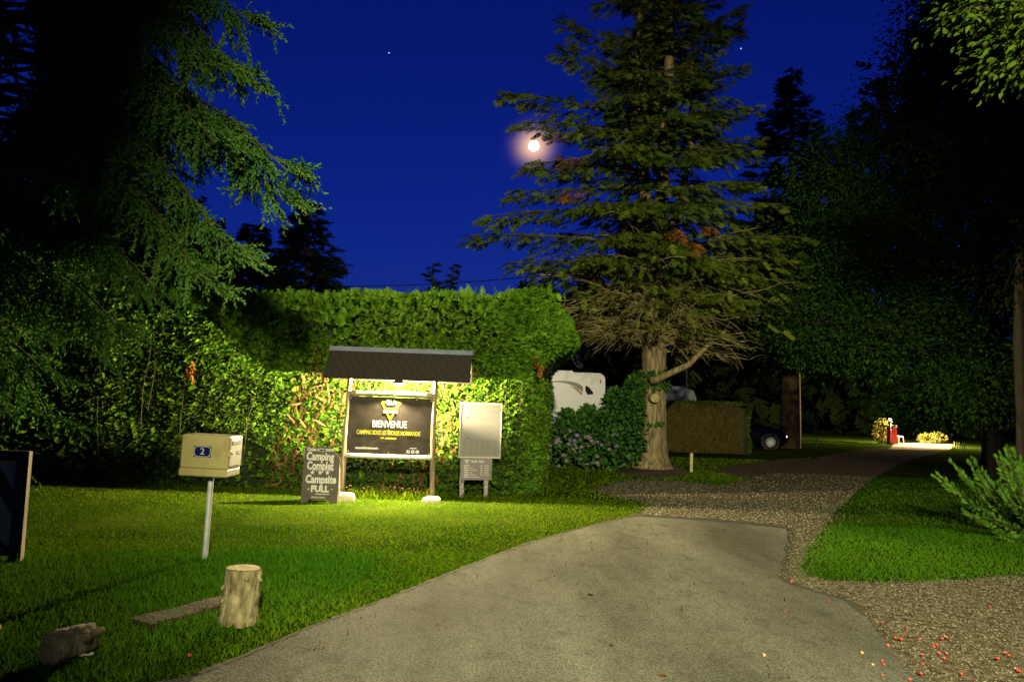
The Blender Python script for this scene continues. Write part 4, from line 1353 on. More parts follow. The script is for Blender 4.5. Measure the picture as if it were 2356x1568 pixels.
    # dead brown sprays; near the moon, brown stands for its orange glow
    for px, py, Y, z0 in ((1640, 520, 17.3, 6.3), (1600, 560, 17.2, 6.0), (1560, 530, 17.1, 6.4), (1270, 305, 18.8, 8.7), (1300, 440, 18.4, 7.4), (1290, 360, 18.8, 7.9)):
        tip = P(px, py, Y) - base
        branch(tip * .72 + Vector((0, 0, z0 * .28)), tip, .05, 1.3, .6, .1, True)
    n = len(fp)
    print('conifer sprays', n)
    pos = np.array([tuple(p) for p in fp]); dirs = np.array([tuple(p) for p in fd]); sc = np.array(fs_); br = np.array(fz) > .5
    Rm = frames(dirs, rng.normal(0, .45, (n, 3)) + np.array([0, 0, 1.0]))
    tn = np.clip(.45 + .3 * vnoise(pos, 1.0, 4) + rng.normal(0, .2, n), 0, 1)
    scatter('crown', *FROND_AIRY, pos[~br], Rm[~br], sc[~br], M['fir'], t, tn[~br])
    scatter('dead_and_moonlit_spray', *FROND_AIRY, pos[br], Rm[br], sc[br] * .8, M['fir_brown'], t, tn[br])
    limbs.build('limbs', M['twig_dark'], t, True)
    # thicket of bare twigs on the lower trunk
    for i in range(190):
        z0 = random.uniform(3.0, 5.3)
        a = random.uniform(math.pi * .95, math.pi * 2.05) if random.random() < .8 else random.uniform(0, 6.28)
        Lm = random.uniform(1.2, 3.4) * (1 if z0 > 3.5 else .8)
        h = Vector((math.cos(a), math.sin(a), 0)); side = Vector((-h.y, h.x, 0))
        p0 = Vector((random.uniform(-.15, .15), 0, z0)) + h * .2
        tip = p0 + h * Lm + Vector((0, 0, random.uniform(-.9, .9)))
        tip.z = max(tip.z, 3.4 if h.x < .2 else 2.7)
        pth = bez(p0, p0.lerp(tip, .5) + Vector((0, 0, random.uniform(.05, .4))), tip, 6)
        tw.tube(pth, [.017 * (1 - k / 6) + .005 for k in range(6)], 4, False)
        for j in range(random.randint(6, 12)):
            u = random.uniform(.25, 1); k = min(4, int(u * 5)); q = pth[k].lerp(pth[k + 1], u * 5 - k)
            dv = (h * random.uniform(.4, 1) + side * random.uniform(-1, 1) + Vector((0, 0, random.uniform(-.7, .35)))).normalized()
            ln = random.uniform(.25, .8)
            tw.tube([q, q + dv * ln * .5 + Vector((0, 0, .02)), q + dv * ln + Vector((0, 0, -.06))], [.008, .006, .003], 3, False)
    tw.build('bare_twigs', M['twig'], t, True)
    # green sprays mixed into the thicket
    n = 900
    a = rng.uniform(math.pi * .9, math.pi * 2.1, n); r_ = rng.uniform(1.3, 3.6, n)
    pos = np.column_stack([np.cos(a) * r_ + .2, np.sin(a) * r_, np.maximum(3.5, 4.6 + rng.normal(0, .7, n))])
    d = np.column_stack([np.cos(a), np.sin(a), rng.uniform(-.6, .1, n)]) + rng.normal(0, .3, (n, 3))
    scatter('low_sprays', *FROND_AIRY, pos, frames(d, rng.normal(0, .4, (n, 3)) + np.array([0, 0, 1.0])), rng.uniform(.25, .45, n), M['fir'], t)
    # ivy on the trunk
    n = 700
    a = rng.uniform(math.pi * .85, math.pi * 1.9, n); z = rng.uniform(1.15, 2.6, n)
    hold = vnoise(np.column_stack([a * .5, z]), 4, 12) + (np.cos(a) < .2) * .45 > .15
    a, z = a[hold], z[hold]; n = len(a)
    r0 = np.interp(z, zz, rr) + rng.uniform(.0, .16, n)
    pos = np.column_stack([np.cos(a) * r0, np.sin(a) * r0, z])
    nr = np.column_stack([np.cos(a), np.sin(a), np.zeros(n)])
    scatter('ivy', *LEAF, pos, frames(nr * .3 + rng.normal(0, .5, (n, 3)) + np.array([0, 0, -.5]), nr + rng.normal(0, .3, (n, 3))), rng.uniform(.08, .16, n), M['ivy'], t)


big_conifer()


def simple_conifer(name, label, base, H, rad, z_lo, nbr, mat, seed, group=None, trunk_r=.3, tm='bark_dark', fsz=(.5, 1.0), dens=6.0, droop=.15, frame=None):
    random.seed(seed)
    base = Vector(base)
    t = thing(name, label, 'tree', base, 0, group)
    MB().tube([(.04 * math.sin(i), 0, H * i / 12) for i in range(13)], [trunk_r * (1 - i / 12.4) + .015 for i in range(13)], 12, True, .05, 5).build('trunk', M[tm], t, True)
    limbs = MB(); fp, fd, fs_ = [], [], []
    for i in range(nbr):
        u = (i + random.random()) / nbr
        z0 = z_lo + (H - z_lo) * u
        a = random.uniform(0, 2 * math.pi)
        Lm = rad * (1 - u) ** .8 * random.uniform(.6, 1.1) + .15
        h = Vector((math.cos(a), math.sin(a), 0)); side = Vector((-h.y, h.x, 0))
        tip = Vector((0, 0, z0)) + h * Lm + Vector((0, 0, Lm * random.uniform(-.25, .2)))
        pth = bez(Vector((0, 0, z0)), Vector((0, 0, z0 - droop * Lm)) + h * Lm * .6, tip, 6)
        limbs.tube(pth, [.03 * (1 - k / 6) + .006 for k in range(6)], 4, False)
        for j in range(int(Lm * dens) + 4):
            w = random.uniform(.12, 1); k = min(4, int(w * 5)); q = pth[k].lerp(pth[k + 1], w * 5 - k)
            s = random.uniform(-1, 1)
            fp.append(q + side * s * .3 * (1.1 - w) * Lm); fd.append(h * .9 + side * s * .9 + Vector((0, 0, random.uniform(-.35, .3)))); fs_.append(random.uniform(*fsz) * (.55 + .45 * (1 - u)))
    n = len(fp)
    scatter('crown', *FROND5, np.array([tuple(p) for p in fp]), frames(np.array([tuple(p) for p in fd]), rng.normal(0, .5, (n, 3)) + np.array([0, 0, 1.])), np.array(fs_), M[mat], t)
    limbs.build('limbs', M['twig_dark'], t)
    return t


# spire conifer whose bare trunk stands behind the parked car
g = P(1818, 1015, 34)
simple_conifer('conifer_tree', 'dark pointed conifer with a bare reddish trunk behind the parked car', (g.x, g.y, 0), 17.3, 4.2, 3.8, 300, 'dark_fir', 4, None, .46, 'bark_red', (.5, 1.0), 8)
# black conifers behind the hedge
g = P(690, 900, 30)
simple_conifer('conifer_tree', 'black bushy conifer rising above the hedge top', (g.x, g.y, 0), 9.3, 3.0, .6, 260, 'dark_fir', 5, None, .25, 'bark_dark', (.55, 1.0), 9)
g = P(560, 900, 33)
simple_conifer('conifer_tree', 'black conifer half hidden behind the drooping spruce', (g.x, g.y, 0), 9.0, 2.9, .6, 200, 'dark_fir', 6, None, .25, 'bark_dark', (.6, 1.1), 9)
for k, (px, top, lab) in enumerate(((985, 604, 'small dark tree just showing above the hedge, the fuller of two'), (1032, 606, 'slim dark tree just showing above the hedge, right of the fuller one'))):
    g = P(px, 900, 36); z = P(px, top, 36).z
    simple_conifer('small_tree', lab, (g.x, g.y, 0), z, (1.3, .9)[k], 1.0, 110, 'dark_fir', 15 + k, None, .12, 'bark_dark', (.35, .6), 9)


# ================================================================== broadleaf trees on the right
def broadleaf(name, label, base, trunk_h, trunk_r, blobs, nleaf, lsz, mat, seed, tm='bark_dark', lean=(0, 0)):
    """blobs: (x, y, z, rx, ry, rz) crown lobes relative to the base"""
    random.seed(seed)
    t = thing(name, label, 'tree', base)
    tr = MB()
    top = Vector((lean[0], lean[1], trunk_h))
    tr.tube([Vector((0, 0, 0)).lerp(top, i / 8) + Vector((.04 * math.sin(i * 1.3), .03 * math.cos(i), 0)) for i in range(9)], [trunk_r * (1.35 if i == 0 else 1 - .5 * i / 8) for i in range(9)], 14, False, .04, 5)
    fp, fd = [], []
    vol = [b_[3] * b_[4] * b_[5] for b_ in blobs]
    for b_, v in zip(blobs, vol):
        c = Vector(b_[:3])
        st = top if c.z > trunk_h * .8 else Vector((0, 0, max(.5, c.z * .9)))
        pth = bez(st, st.lerp(c, .5) + Vector((0, 0, .4)), c, 7)
        tr.tube(pth, [trunk_r * .4 * (1 - i / 7) + .015 for i in range(7)], 6, False)
        nb_ = max(10, int(nleaf * v ** .67 / sum(x ** .67 for x in vol) / 26))
        for i in range(nb_):
            a = Vector((random.gauss(0, 1), random.gauss(0, 1), random.gauss(0, 1))).normalized()
            rad_ = random.uniform(.55, 1.08) if random.random() < .8 else random.uniform(.2, .6)
            q = c + Vector((a.x * b_[3], a.y * b_[4], a.z * b_[5])) * rad_
            tw0 = c.lerp(q, .45)
            if i % 2 == 0:
                tr.tube([tw0, tw0.lerp(q, .5) + Vector((0, 0, .08)), q], [.02, .012, .005], 3, False)
            for j in range(26):
                o_ = Vector((random.gauss(0, .27), random.gauss(0, .27), random.gauss(0, .15)))
                fp.append(q + o_); fd.append(o_ * 1.5 + a * .3 + Vector((random.gauss(0, .3), random.gauss(0, .3), -.25)))
    tr.build('trunk', M[tm], t, True)
    n = len(fp)
    pos = np.array([tuple(p) for p in fp]); d = np.array([tuple(p) for p in fd])
    scatter('crown', *(LEAF2 if nleaf > 5000 else LEAF), pos, frames(d, rng.normal(0, .6, (n, 3)) + np.array([0, -.2, 1.])), rng.uniform(lsz * .7, lsz * 1.3, n), M[mat], t, np.clip(.45 + .3 * vnoise(pos, 1.1, seed) + rng.normal(0, .22, n), 0, 1))
    return t


def rel(base, px, py, Y, rx, ry, rz):
    q = P(px, py, Y) - Vector(base)
    return (q.x, q.y, q.z, rx, ry, rz)


g = P(2282, 1000, 20); bA = (g.x, g.y, 0)
broadleaf('broadleaf_tree', 'dark leafy tree overhanging the right side of the track', bA, 5.0, .28,
          [rel(bA, *q) for q in ((1850, 740, 19, 1.4, 1.5, 1.1), (1960, 790, 18.5, 1.6, 1.6, .8), (1840, 580, 20, 1.5, 1.6, 1.2), (1990, 620, 20, 1.8, 2, 1.3), (2120, 760, 18.5, 1.7, 1.8, 1.2), (2150, 900, 19, 1.5, 1.6, .8), (2260, 870, 18, 1.5, 1.6, 1.0), (2080, 940, 21, 1.0, 1.2, .5),
                                  (1930, 400, 21, 1.5, 1.8, 1.2), (2080, 480, 20.5, 1.8, 2, 1.3), (2220, 640, 19, 1.9, 2, 1.4), (2240, 400, 20, 2, 2, 1.6), (2040, 290, 21, 1.3, 1.7, 1.1), (2330, 760, 18, 1.6, 1.6, 1.4))],
          52000, .105, 'dark_leaf', 2)
g = P(2352, 1010, 15.5); bB = (g.x, g.y, 0)
broadleaf('broadleaf_tree', 'tall black-crowned tree at the right edge of the view', bB, 6.5, .14,
          [rel(bB, *q) for q in ((2180, 60, 17, 1.1, 1.4, 1.2), (2300, 120, 16, 1.5, 1.6, 1.5), (2130, 190, 18, 1.1, 1.4, 1.0), (2280, 330, 16.5, 1.5, 1.6, 1.3), (2180, 330, 18, 1.2, 1.4, 1.1), (2360, 560, 15.5, 1.1, 1.4, 1.4), (2290, -120, 17, 1.6, 1.8, 1.6), (2450, 200, 15, 1.6, 1.8, 2.5), (2420, -60, 15.5, 1.5, 1.8, 1.8))],
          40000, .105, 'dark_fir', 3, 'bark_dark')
g = Vector((8.3, 7.2, 0))
broadleaf('broadleaf_tree', 'bright green leafy bough hanging into the top right corner', g, 4.6, .2,
          [rel(g, *q) for q in ((2325, 32, 8.6, .28, .4, .16), (2250, 18, 8.8, .20, .3, .09), (2350, 5, 8.4, .35, .45, .18), (2395, 70, 8.2, .28, .4, .2), (2440, -30, 8.2, .6, .7, .5), (2356, 135, 8.5, .05, .08, .04), (2520, 20, 8, .8, .9, .7))],
          2400, .085, 'bright_leaf', 6, 'bark')

# far-off wood closing the view, one dark mass
def woods():
    n = 26000
    x = rng.uniform(-50, 75, n); y = rng.uniform(60, 74, n)
    px = 1178 + FPX * x / y
    top = np.interp(px, [-400, 150, 330, 520, 600, 820, 1150, 1230, 1400, 1700, 1880, 1960, 2060, 2095, 2600], [17, 15.5, 14.5, 11, 5.5, 4.5, 5.0, 9.0, 10, 12, 17, 21, 24, 30, 34])
    top = 1.22 * top * (1 + .10 * np.sin(x * 1.1) + .06 * np.sin(x * 2.7 + 1))
    z = top * rng.random(n) ** 1.15
    d = rng.normal(0, .6, (n, 3)) + np.array([0, -.6, 0])
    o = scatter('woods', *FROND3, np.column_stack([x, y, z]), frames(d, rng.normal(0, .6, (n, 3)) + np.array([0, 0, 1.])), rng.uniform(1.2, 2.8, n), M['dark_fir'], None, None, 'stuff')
    tag(o, 'black wood closing the view behind the campsite', 'woods')


woods()

# ================================================================== juniper on the right
def juniper():
    random.seed(17)
    g = G(2390, 1238)
    t = thing('juniper_bush', 'feathery bright green juniper on the right-hand grass', 'bush', (g.x, g.y, 0))
    st = MB(); fp, fd, fs_ = [], [], []
    tips = [(2162, 1085), (2200, 1070), (2235, 1060), (2290, 1048), (2318, 1033), (2345, 1052), (2250, 1165), (2225, 1178), (2300, 1110), (2240, 1120), (2380, 1070), (2285, 1215), (2330, 1200), (2350, 1130), (2420, 1040), (2450, 1100), (2300, 1150), (2270, 1095), (2400, 1180)]
    for px, py in tips * 2:
        tip = P(px + random.uniform(-14, 14), py + random.uniform(-12, 12), g.y + random.uniform(-.9, .7)) - g
        p0 = Vector((random.uniform(-.1, .1), random.uniform(-.1, .1), .02))
        pth = bez(p0, p0.lerp(tip, .6) + Vector((0, 0, -.14)), tip, 9)
        st.tube(pth, [.02 * (1 - i / 9) + .003 for i in range(9)], 5, False)
        h = (tip - p0).normalized(); side = h.cross(Vector((0, 0, 1))).normalized(); up = side.cross(h)
        for j in range(120):
            u = random.uniform(.18, 1); k = min(7, int(u * 8)); q = pth[k].lerp(pth[k + 1], u * 8 - k)
            a = random.uniform(0, 6.28)
            fp.append(q); fd.append(h * 1.1 + (side * math.cos(a) + up * math.sin(a)) * (.85 if u < .9 else .25) + Vector((0, 0, .15))); fs_.append(random.uniform(.06, .13) * (1.15 - .4 * u))
    n = len(fp)
    scatter('foliage', *FROND_FINE, np.array([tuple(p) for p in fp]), frames(np.array([tuple(p) for p in fd]), rand_dirs(n)), np.array(fs_), M['juniper'], t)
    st.build('stems', M['twig_dark'], t)


juniper()

# ================================================================== hydrangea
def hydrangea():
    random.seed(12)
    g = G(1345, 1078)
    t = thing('hydrangea_bush', 'broad hydrangea with pale pink and bluish heads in front of the motorhome', 'bush', (g.x, g.y, 0))
    n = 9000
    lobes = np.array([(-.75, .2, .6, .75, .7, .6), (-.3, .4, .80, .9, .8, .5), (.45, .5, .85, .8, .8, .6), (.95, .5, .75, .7, .7, .75), (.3, .1, .5, .8, .6, .55), (1.15, .7, 1.5, .4, .5, .5), (.85, .9, 1.55, .3, .4, .5), (-1.1, .6, .7, .4, .5, .6), (1.3, .7, 2.0, .22, .3, .35), (.1, .5, 1.25, .25, .3, .3), (-.45, .4, 1.2, .18, .3, .22)])
    k = rng.integers(0, len(lobes), n)
    a = rand_dirs(n) * rng.uniform(.55, 1.05, n)[:, None]
    pos = lobes[k, :3] + a * lobes[k, 3:]; ok = pos[:, 2] > .03; pos, a = pos[ok], a[ok]; n = len(pos)
    scatter('leaves', *LEAF, pos, frames(a + rng.normal(0, .5, (n, 3)), a * .4 + rng.normal(0, .4, (n, 3)) + np.array([0, -.3, .9])), rng.uniform(.09, .17, n), M['bush_leaf'], t)
    st = MB()
    for i in range(30):
        q = lobes[i % len(lobes)]
        st.tube([(random.uniform(-.6, .7), .4, 0), (q[0] * .6, q[1], q[2] * .5), (q[0] + random.uniform(-.3, .3), q[1], q[2] + random.uniform(0, .4))], [.015, .012, .006], 4, False)
    st.build('stems', M['twig_dark'], t)
    # flower heads: domes of small petals
    heads = []
    for mk in ('petal', 'petal_blue'):
        m_ = 46; d = rand_dirs(m_); d[:, 2] = np.abs(d[:, 2]) - .15
        tv = np.array([(-.5, -.5, 0), (.5, -.5, .06), (.5, .5, 0), (-.5, .5, .06)]); tf = np.array([(0, 1, 2, 3)])
        o = scatter('flower_head', tv, tf, d * np.array([.075, .075, .055]), frames(np.cross(d, rand_dirs(m_)), d), np.full(m_, .034), M[mk], t)
        heads.append(o.data); bpy.data.objects.remove(o)
    random.seed(4)
    spots = [(random.uniform(1258, 1385), random.uniform(1010, 1076)) for _ in range(34)] + [(random.uniform(1252, 1330), random.uniform(950, 1015)) for _ in range(14)] + [(random.uniform(1330, 1420), random.uniform(1000, 1060)) for _ in range(6)] + [(1402, 1033), (1412, 1000)]
    for i, (px, py) in enumerate(spots):
        q = P(px, py, g.y + random.uniform(-.48, -.30) + .25 * max(0, (1010 - py) / 60)) - g
        if q.z < .06: q.z = random.uniform(.06, .2)
        o = link(bpy.data.objects.new('flower_head', heads[1 if random.random() < .3 else 0]), t)
        o.location = q; o.rotation_euler = (random.uniform(.3, 1.0), random.uniform(-.4, .4), random.uniform(0, 6)); s = random.uniform(.5, .85); o.scale = (s, s, s)


hydrangea()

# ================================================================== motorhome, caravan
def wheel(parent, x, y, r, w, spokes, mt='tyre'):
    T = Matrix.Translation((x, y, r)) @ Matrix.Rotation(R(90), 4, 'X')
    wh = MB().lathe([(r * .62, -w / 2), (r * .9, -w / 2), (r, -w * .32), (r, w * .32), (r * .9, w / 2), (r * .62, w / 2), (r * .62, -w / 2)], 28, T, False).build('wheel', M[mt], parent, True)
    rim = MB()
    rim.lathe([(r * .64, w * .34), (r * .66, w * .5), (r * .60, w * .5), (r * .58, w * .34)], 28, T, False)
    for k in range(spokes):
        a = 2 * math.pi * k / spokes
        q = MB().box(r * .10, r * .62, -r * .045, r * .045, w * .36, w * .46)
        rim.add([T @ Matrix.Rotation(a, 4, 'Z') @ Vector(v) for v in q.v], q.f)
    rim.lathe([(0, w * .5), (r * .14, w * .48), (r * .17, w * .36)], 16, T, False)
    rim.build('rim', M['alloy'], wh)
    return wh


MHY = 23.5
p_r = P(1390, 930, MHY)
van = thing('motorhome', 'white motorhome with black and red swoosh behind the hydrangea', 'motorhome', (p_r.x - 3.1, MHY + 1.1, 0), R(1.5))
ZT = P(1330, 856, MHY).z
L2 = 3.1
prof_ = [(-L2, .55), (L2 - .05, .55), (L2, .65), (L2, ZT - .28)] + [(L2 - .22 + .22 * math.cos(a), ZT - .22 + .22 * math.sin(a)) for a in [R(x) for x in (15, 35, 55, 75, 90)]] + [(-L2 + .1, ZT), (-L2, ZT - .1)]
shell = MB().prism(prof_, -1.1, 1.1).build('body', M['van_white'], van)
MB().box(-L2 + .1, L2 - .1, -1.0, 1.0, .32, .55).build('chassis', M['van_black'], van)
yv = -1.104


def px_on(px, py):
    q = P(px, py, MHY); q = Matrix.Rotation(-van.rotation_euler.z, 3, 'Z') @ (q - Vector(van.location)); return (q.x, q.z)


def poly_px(pts):
    return [px_on(*p) for p in pts]


flat([poly_px([(1225, 877), (1290, 875), (1312, 876), (1330, 881), (1341, 888), (1342, 902), (1334, 895), (1322, 888), (1305, 882), (1288, 879), (1225, 880)])], M['van_black'], van, yv, 'black_swoosh')
flat([poly_px([(1311, 887), (1322, 889), (1331, 894), (1338, 901), (1342, 907), (1336, 907), (1328, 899), (1321, 893)])], M['van_red'], van, yv, 'red_swoosh')
flat([poly_px([(1348, 886), (1356, 890), (1366, 903), (1364, 907), (1352, 907), (1347, 898)])], M['glass_dark'], van, yv, 'window')
q = px_on(1382, 877)
MB().box(q[0] - .02, q[0] + .03, yv - .012, yv, q[1] - .06, q[1] + .06).build('marker_light', M['van_red'], van)
MB().box(L2 - 1.45, L2 - .95, -.6, -.1, ZT, ZT + .07, .02).build('skylight', M['plastic_white'], van)
MB().box(L2 - 2.4, L2 - 1.9, -.6, -.1, ZT, ZT + .07, .02).build('skylight', M['plastic_white'], van)
for x in (-1.9, 1.6):
    wheel(van, x, -1.0, .33, .2, 8)
    wheel(van, x, .98, .33, .2, 8)
dm = P(1333, 852, MHY + .6); dish = thing('satellite_dish', 'tilted satellite dish on the motorhome roof', 'satellite dish', (dm.x, dm.y, ZT))
MB().tube([(0, 0, 0), (.02, 0, .18), (.06, -.02, .30)], .018, 6).build('mount', M['dark_metal'], dish)
T = Matrix.Translation((.06, 0, .42)) @ Matrix.Rotation(R(70), 4, 'Y') @ Matrix.Rotation(R(25), 4, 'X')
MB().lathe([(0, 0), (.10, .012), (.20, .04), (.27, .075), (.275, .07), (.20, .03), (.10, .004), (0, -.008)], 24, T @ Matrix.Rotation(math.pi, 4, 'X'), False).build('reflector', M['dish'], dish, True)
MB().tube([(0.02, 0, .16), (-.14, -.06, .28), (-.22, -.08, .40)], .010, 5).build('feed_arm', M['galv'], dish)
MB().lathe([(0, -.03), (.025, -.02), (.025, .03), (0, .035)], 10, Matrix.Translation((-.22, -.08, .41))).build('receiver', M['plastic_white'], dish)

CVY = 31.0
p_r = P(1602, 900, CVY)
cv = thing('caravan', 'pale caravan roof showing above the brown clipped hedge', 'caravan', (p_r.x - 2.6, CVY + 1, 0), R(-2))
ZC = P(1560, 893, CVY).z
prof_ = [(-2.4, .5), (2.4, .5), (2.6, .9), (2.62, ZC - .35), (2.5, ZC - .06), (2.3, ZC), (-2.3, ZC), (-2.55, ZC - .3), (-2.6, .9)]
MB().prism(prof_, -1.0, 1.0).build('body', M['van_white'], cv)
MB().box(1.7, 2.25, -.5, .2, ZC, ZC + .09, .02).build('skylight', M['plastic_white'], cv)
MB().box(.7, 1.5, -.6, -.2, ZC, ZC + .05, .02).build('roof_rail', M['plastic_white'], cv)
flat([[(.6, ZC - .2), (1.0, ZC - .32), (1.35, ZC - .62), (1.25, ZC - .62), (.95, ZC - .42), (.6, ZC - .3)]], M['van_black'], cv, -1.003, 'dark_stripe')
flat([[(.5, ZC - .36), (.9, ZC - .46), (1.18, ZC - .9), (.5, ZC - .9)]], M['van_blue'], cv, -1.003, 'blue_panel')
for s in (-.95, .93): wheel(cv, 0, s, .3, .18, 6)

# slim pole behind
g = P(1576, 900, 33); pole_t = thing('utility_pole', 'slim pale pole rising behind the caravan', 'pole', (g.x, g.y, 0))
MB().tube([(0, 0, 0), (0, 0, 2.5), (0, 0, 5.2)], [.085, .08, .07], 10).build('shaft', M['post_wood'], pole_t, True)
MB().box(-.3, .3, -.03, .03, 4.9, 4.98).build('crossarm', M['post_wood'], pole_t)

# overhead wire
wa, wb = P(700, 660, 34), P(1330, 626, 34)
wpts = [wa.lerp(wb, i / 24) - Vector((0, 0, .18 * math.sin(math.pi * i / 24))) for i in range(25)]
o = MB().tube(wpts, .022, 5).build('overhead_wire', M['wire'])
tag(o, 'thin black overhead wire crossing the sky above the hedge', 'wire')

# ================================================================== low brown hedge
def low_hedge():
    A, B = G(1525, 1040), G(1692, 1046)
    t = thing('low_hedge', 'low clipped hedge, brown in front and green at its end', 'hedge', (A.x, A.y, 0), math.atan2(B.y - A.y, B.x - A.x))
    L_ = (B - A).length; Hh = 1.80; D = 1.5
    b = MB().box(.06, L_ - .06 + .45, .1, D, 0, Hh - .08, .1); b.build('inner_twigs', M['core_brown'], t)
    n = 6500
    x = rng.uniform(0, L_ + .1, n); z = rng.uniform(0, Hh - .12, n)
    pos = np.column_stack([x, .03 * vnoise(np.column_stack([x, z]), 3, 2), z])
    d = np.column_stack([rng.normal(0, .12, n), rng.normal(-.15, .12, n), np.ones(n)])
    scatter('brown_sprays', *FROND_FINE, pos, frames(d, np.tile([0, -1., 0], (n, 1)) + rng.normal(0, .3, (n, 3))), np.column_stack([rng.uniform(.10, .2, n), rng.uniform(.05, .10, n), rng.uniform(.1, .2, n)]), M['low_hedge'], t)
    n = 2600
    y = rng.uniform(-.02, D, n); z = rng.uniform(0, Hh, n); k = rng.random(n) < .35
    x = np.where(k, rng.uniform(0, L_ + .5, n), L_ + .42 + .05 * np.sin(z * 5)); z = np.where(k, Hh - .05, z)
    d = np.column_stack([np.where(k, 0, .8), np.full(n, -.2), np.where(k, 1., .3)]) + rng.normal(0, .35, (n, 3))
    scatter('green_sprays', *FROND5, np.column_stack([x, y, z]), frames(d, rand_dirs(n)), rng.uniform(.10, .2, n), M['low_hedge_green'], t)


low_hedge()

# ================================================================== marker posts
for px, py, h, lab in ((1590, 1086, .50, 'short pale wooden stake beside the gravel layby'), (1879, 1028, .50, 'dim wooden stake by the track beyond the parked car')):
    g = G(px, py)
    t = thing('marker_post', lab, 'stake', (g.x, g.y, 0))
    MB().box(-.036, .036, -.036, .036, 0, h - .03, .006).build('shaft', M['white_post'], t)
    MB().add([(-.036, -.036, h - .0299), (.036, -.036, h - .0299), (.036, .036, h - .0299), (-.036, .036, h - .0299), (0.01, 0, h)], [(0, 1, 4), (1, 2, 4), (2, 3, 4), (3, 0, 4)]).build('pointed_top', M['white_post'], t)

# ================================================================== parked car
def car():
    g = G(1775, 1033)
    t = thing('parked_car', 'dark hatchback parked nose out past the clipped hedge', 'car', (g.x - 1.28, g.y + .85, 0), R(-6))
    # stations along x: (x, sill, belt, top, half width at belt, half width at top)
    S = [(-2.0, .42, .70, .82, .70, .60), (-1.96, .34, .90, 1.06, .80, .66), (-1.75, .26, .98, 1.34, .84, .60), (-1.3, .24, .98, 1.46, .86, .60), (-.6, .24, .97, 1.50, .87, .61), (.0, .24, .96, 1.47, .87, .60), (.45, .24, .95, 1.32, .87, .58), (.80, .24, .94, 1.12, .86, .62), (1.02, .25, .92, 1.00, .85, .70), (1.4, .25, .86, .94, .84, .68), (1.75, .26, .78, .85, .80, .62), (1.95, .30, .66, .74, .72, .52), (2.04, .36, .56, .60, .60, .42)]
    V, F = [], []
    for (x, s, b_, tp, w, wt) in S:
        V += [(x, -w * .93, s), (x, -w, s + .12), (x, -w * 1.01, (s + b_) / 2), (x, -w * .98, b_), (x, -wt, tp - .03), (x, -wt * .6, tp), (x, wt * .6, tp), (x, wt, tp - .03), (x, w * .98, b_), (x, w * 1.01, (s + b_) / 2), (x, w, s + .12), (x, w * .93, s)]
    k = 12
    for i in range(len(S) - 1):
        for j in range(k):
            F.append((i * k + j, i * k + (j + 1) % k, (i + 1) * k + (j + 1) % k, (i + 1) * k + j))
    F += [tuple(range(k)), tuple((len(S) - 1) * k + j for j in range(k))]
    body = MB().add(V, F).build('body', M['car_paint'], t, True)
    for s in (-1, 1):
        win = [(-1.55, 1.0), (.78, .985), (.30, 1.33), (-.1, 1.43), (-1.2, 1.42)]
        mbw = MB(); vs = []
        for x, z in win:
            w = .865 - (z - .97) / .5 * .25
            vs.append((x, s * (w + .006), z))
        mbw.add(vs, [tuple(range(5))]).build('side_window', M['glass_dark'], t)
        MB().lathe([(0, -.03), (.06, -.02), (.085, .01), (.07, .03), (0, .035)], 14, Matrix.Translation((1.80, s * .63, .70)) @ Matrix.Diagonal((1.5, .6, .8, 1)) @ Matrix.Rotation(R(60), 4, 'Y'), False).build('headlight', M['lens'], t, True)
        MB().box(.62, .78, s * .95 - .07, s * .95 + .07, 1.0, 1.13, .03).build('wing_mirror', M['car_paint'], t)
        for x in (-1.22, 1.28):
            wheel(t, x, s * .80 if s < 0 else .80, .31, .20, 14)
            arch = MB()
            pts = [(x + .385 * math.cos(a), s * .872, .31 + .385 * math.sin(a)) for a in [R(q) for q in range(0, 181, 15)]]
            arch.tube(pts, .022, 6).build('wheel_arch', M['car_paint'], t, True)
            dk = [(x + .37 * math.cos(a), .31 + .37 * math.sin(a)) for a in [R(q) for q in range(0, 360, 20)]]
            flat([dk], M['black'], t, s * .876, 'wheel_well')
    MB().box(2.0, 2.06, -.26, .26, .40, .50).build('number_plate', M['plastic_white'], t)


car()

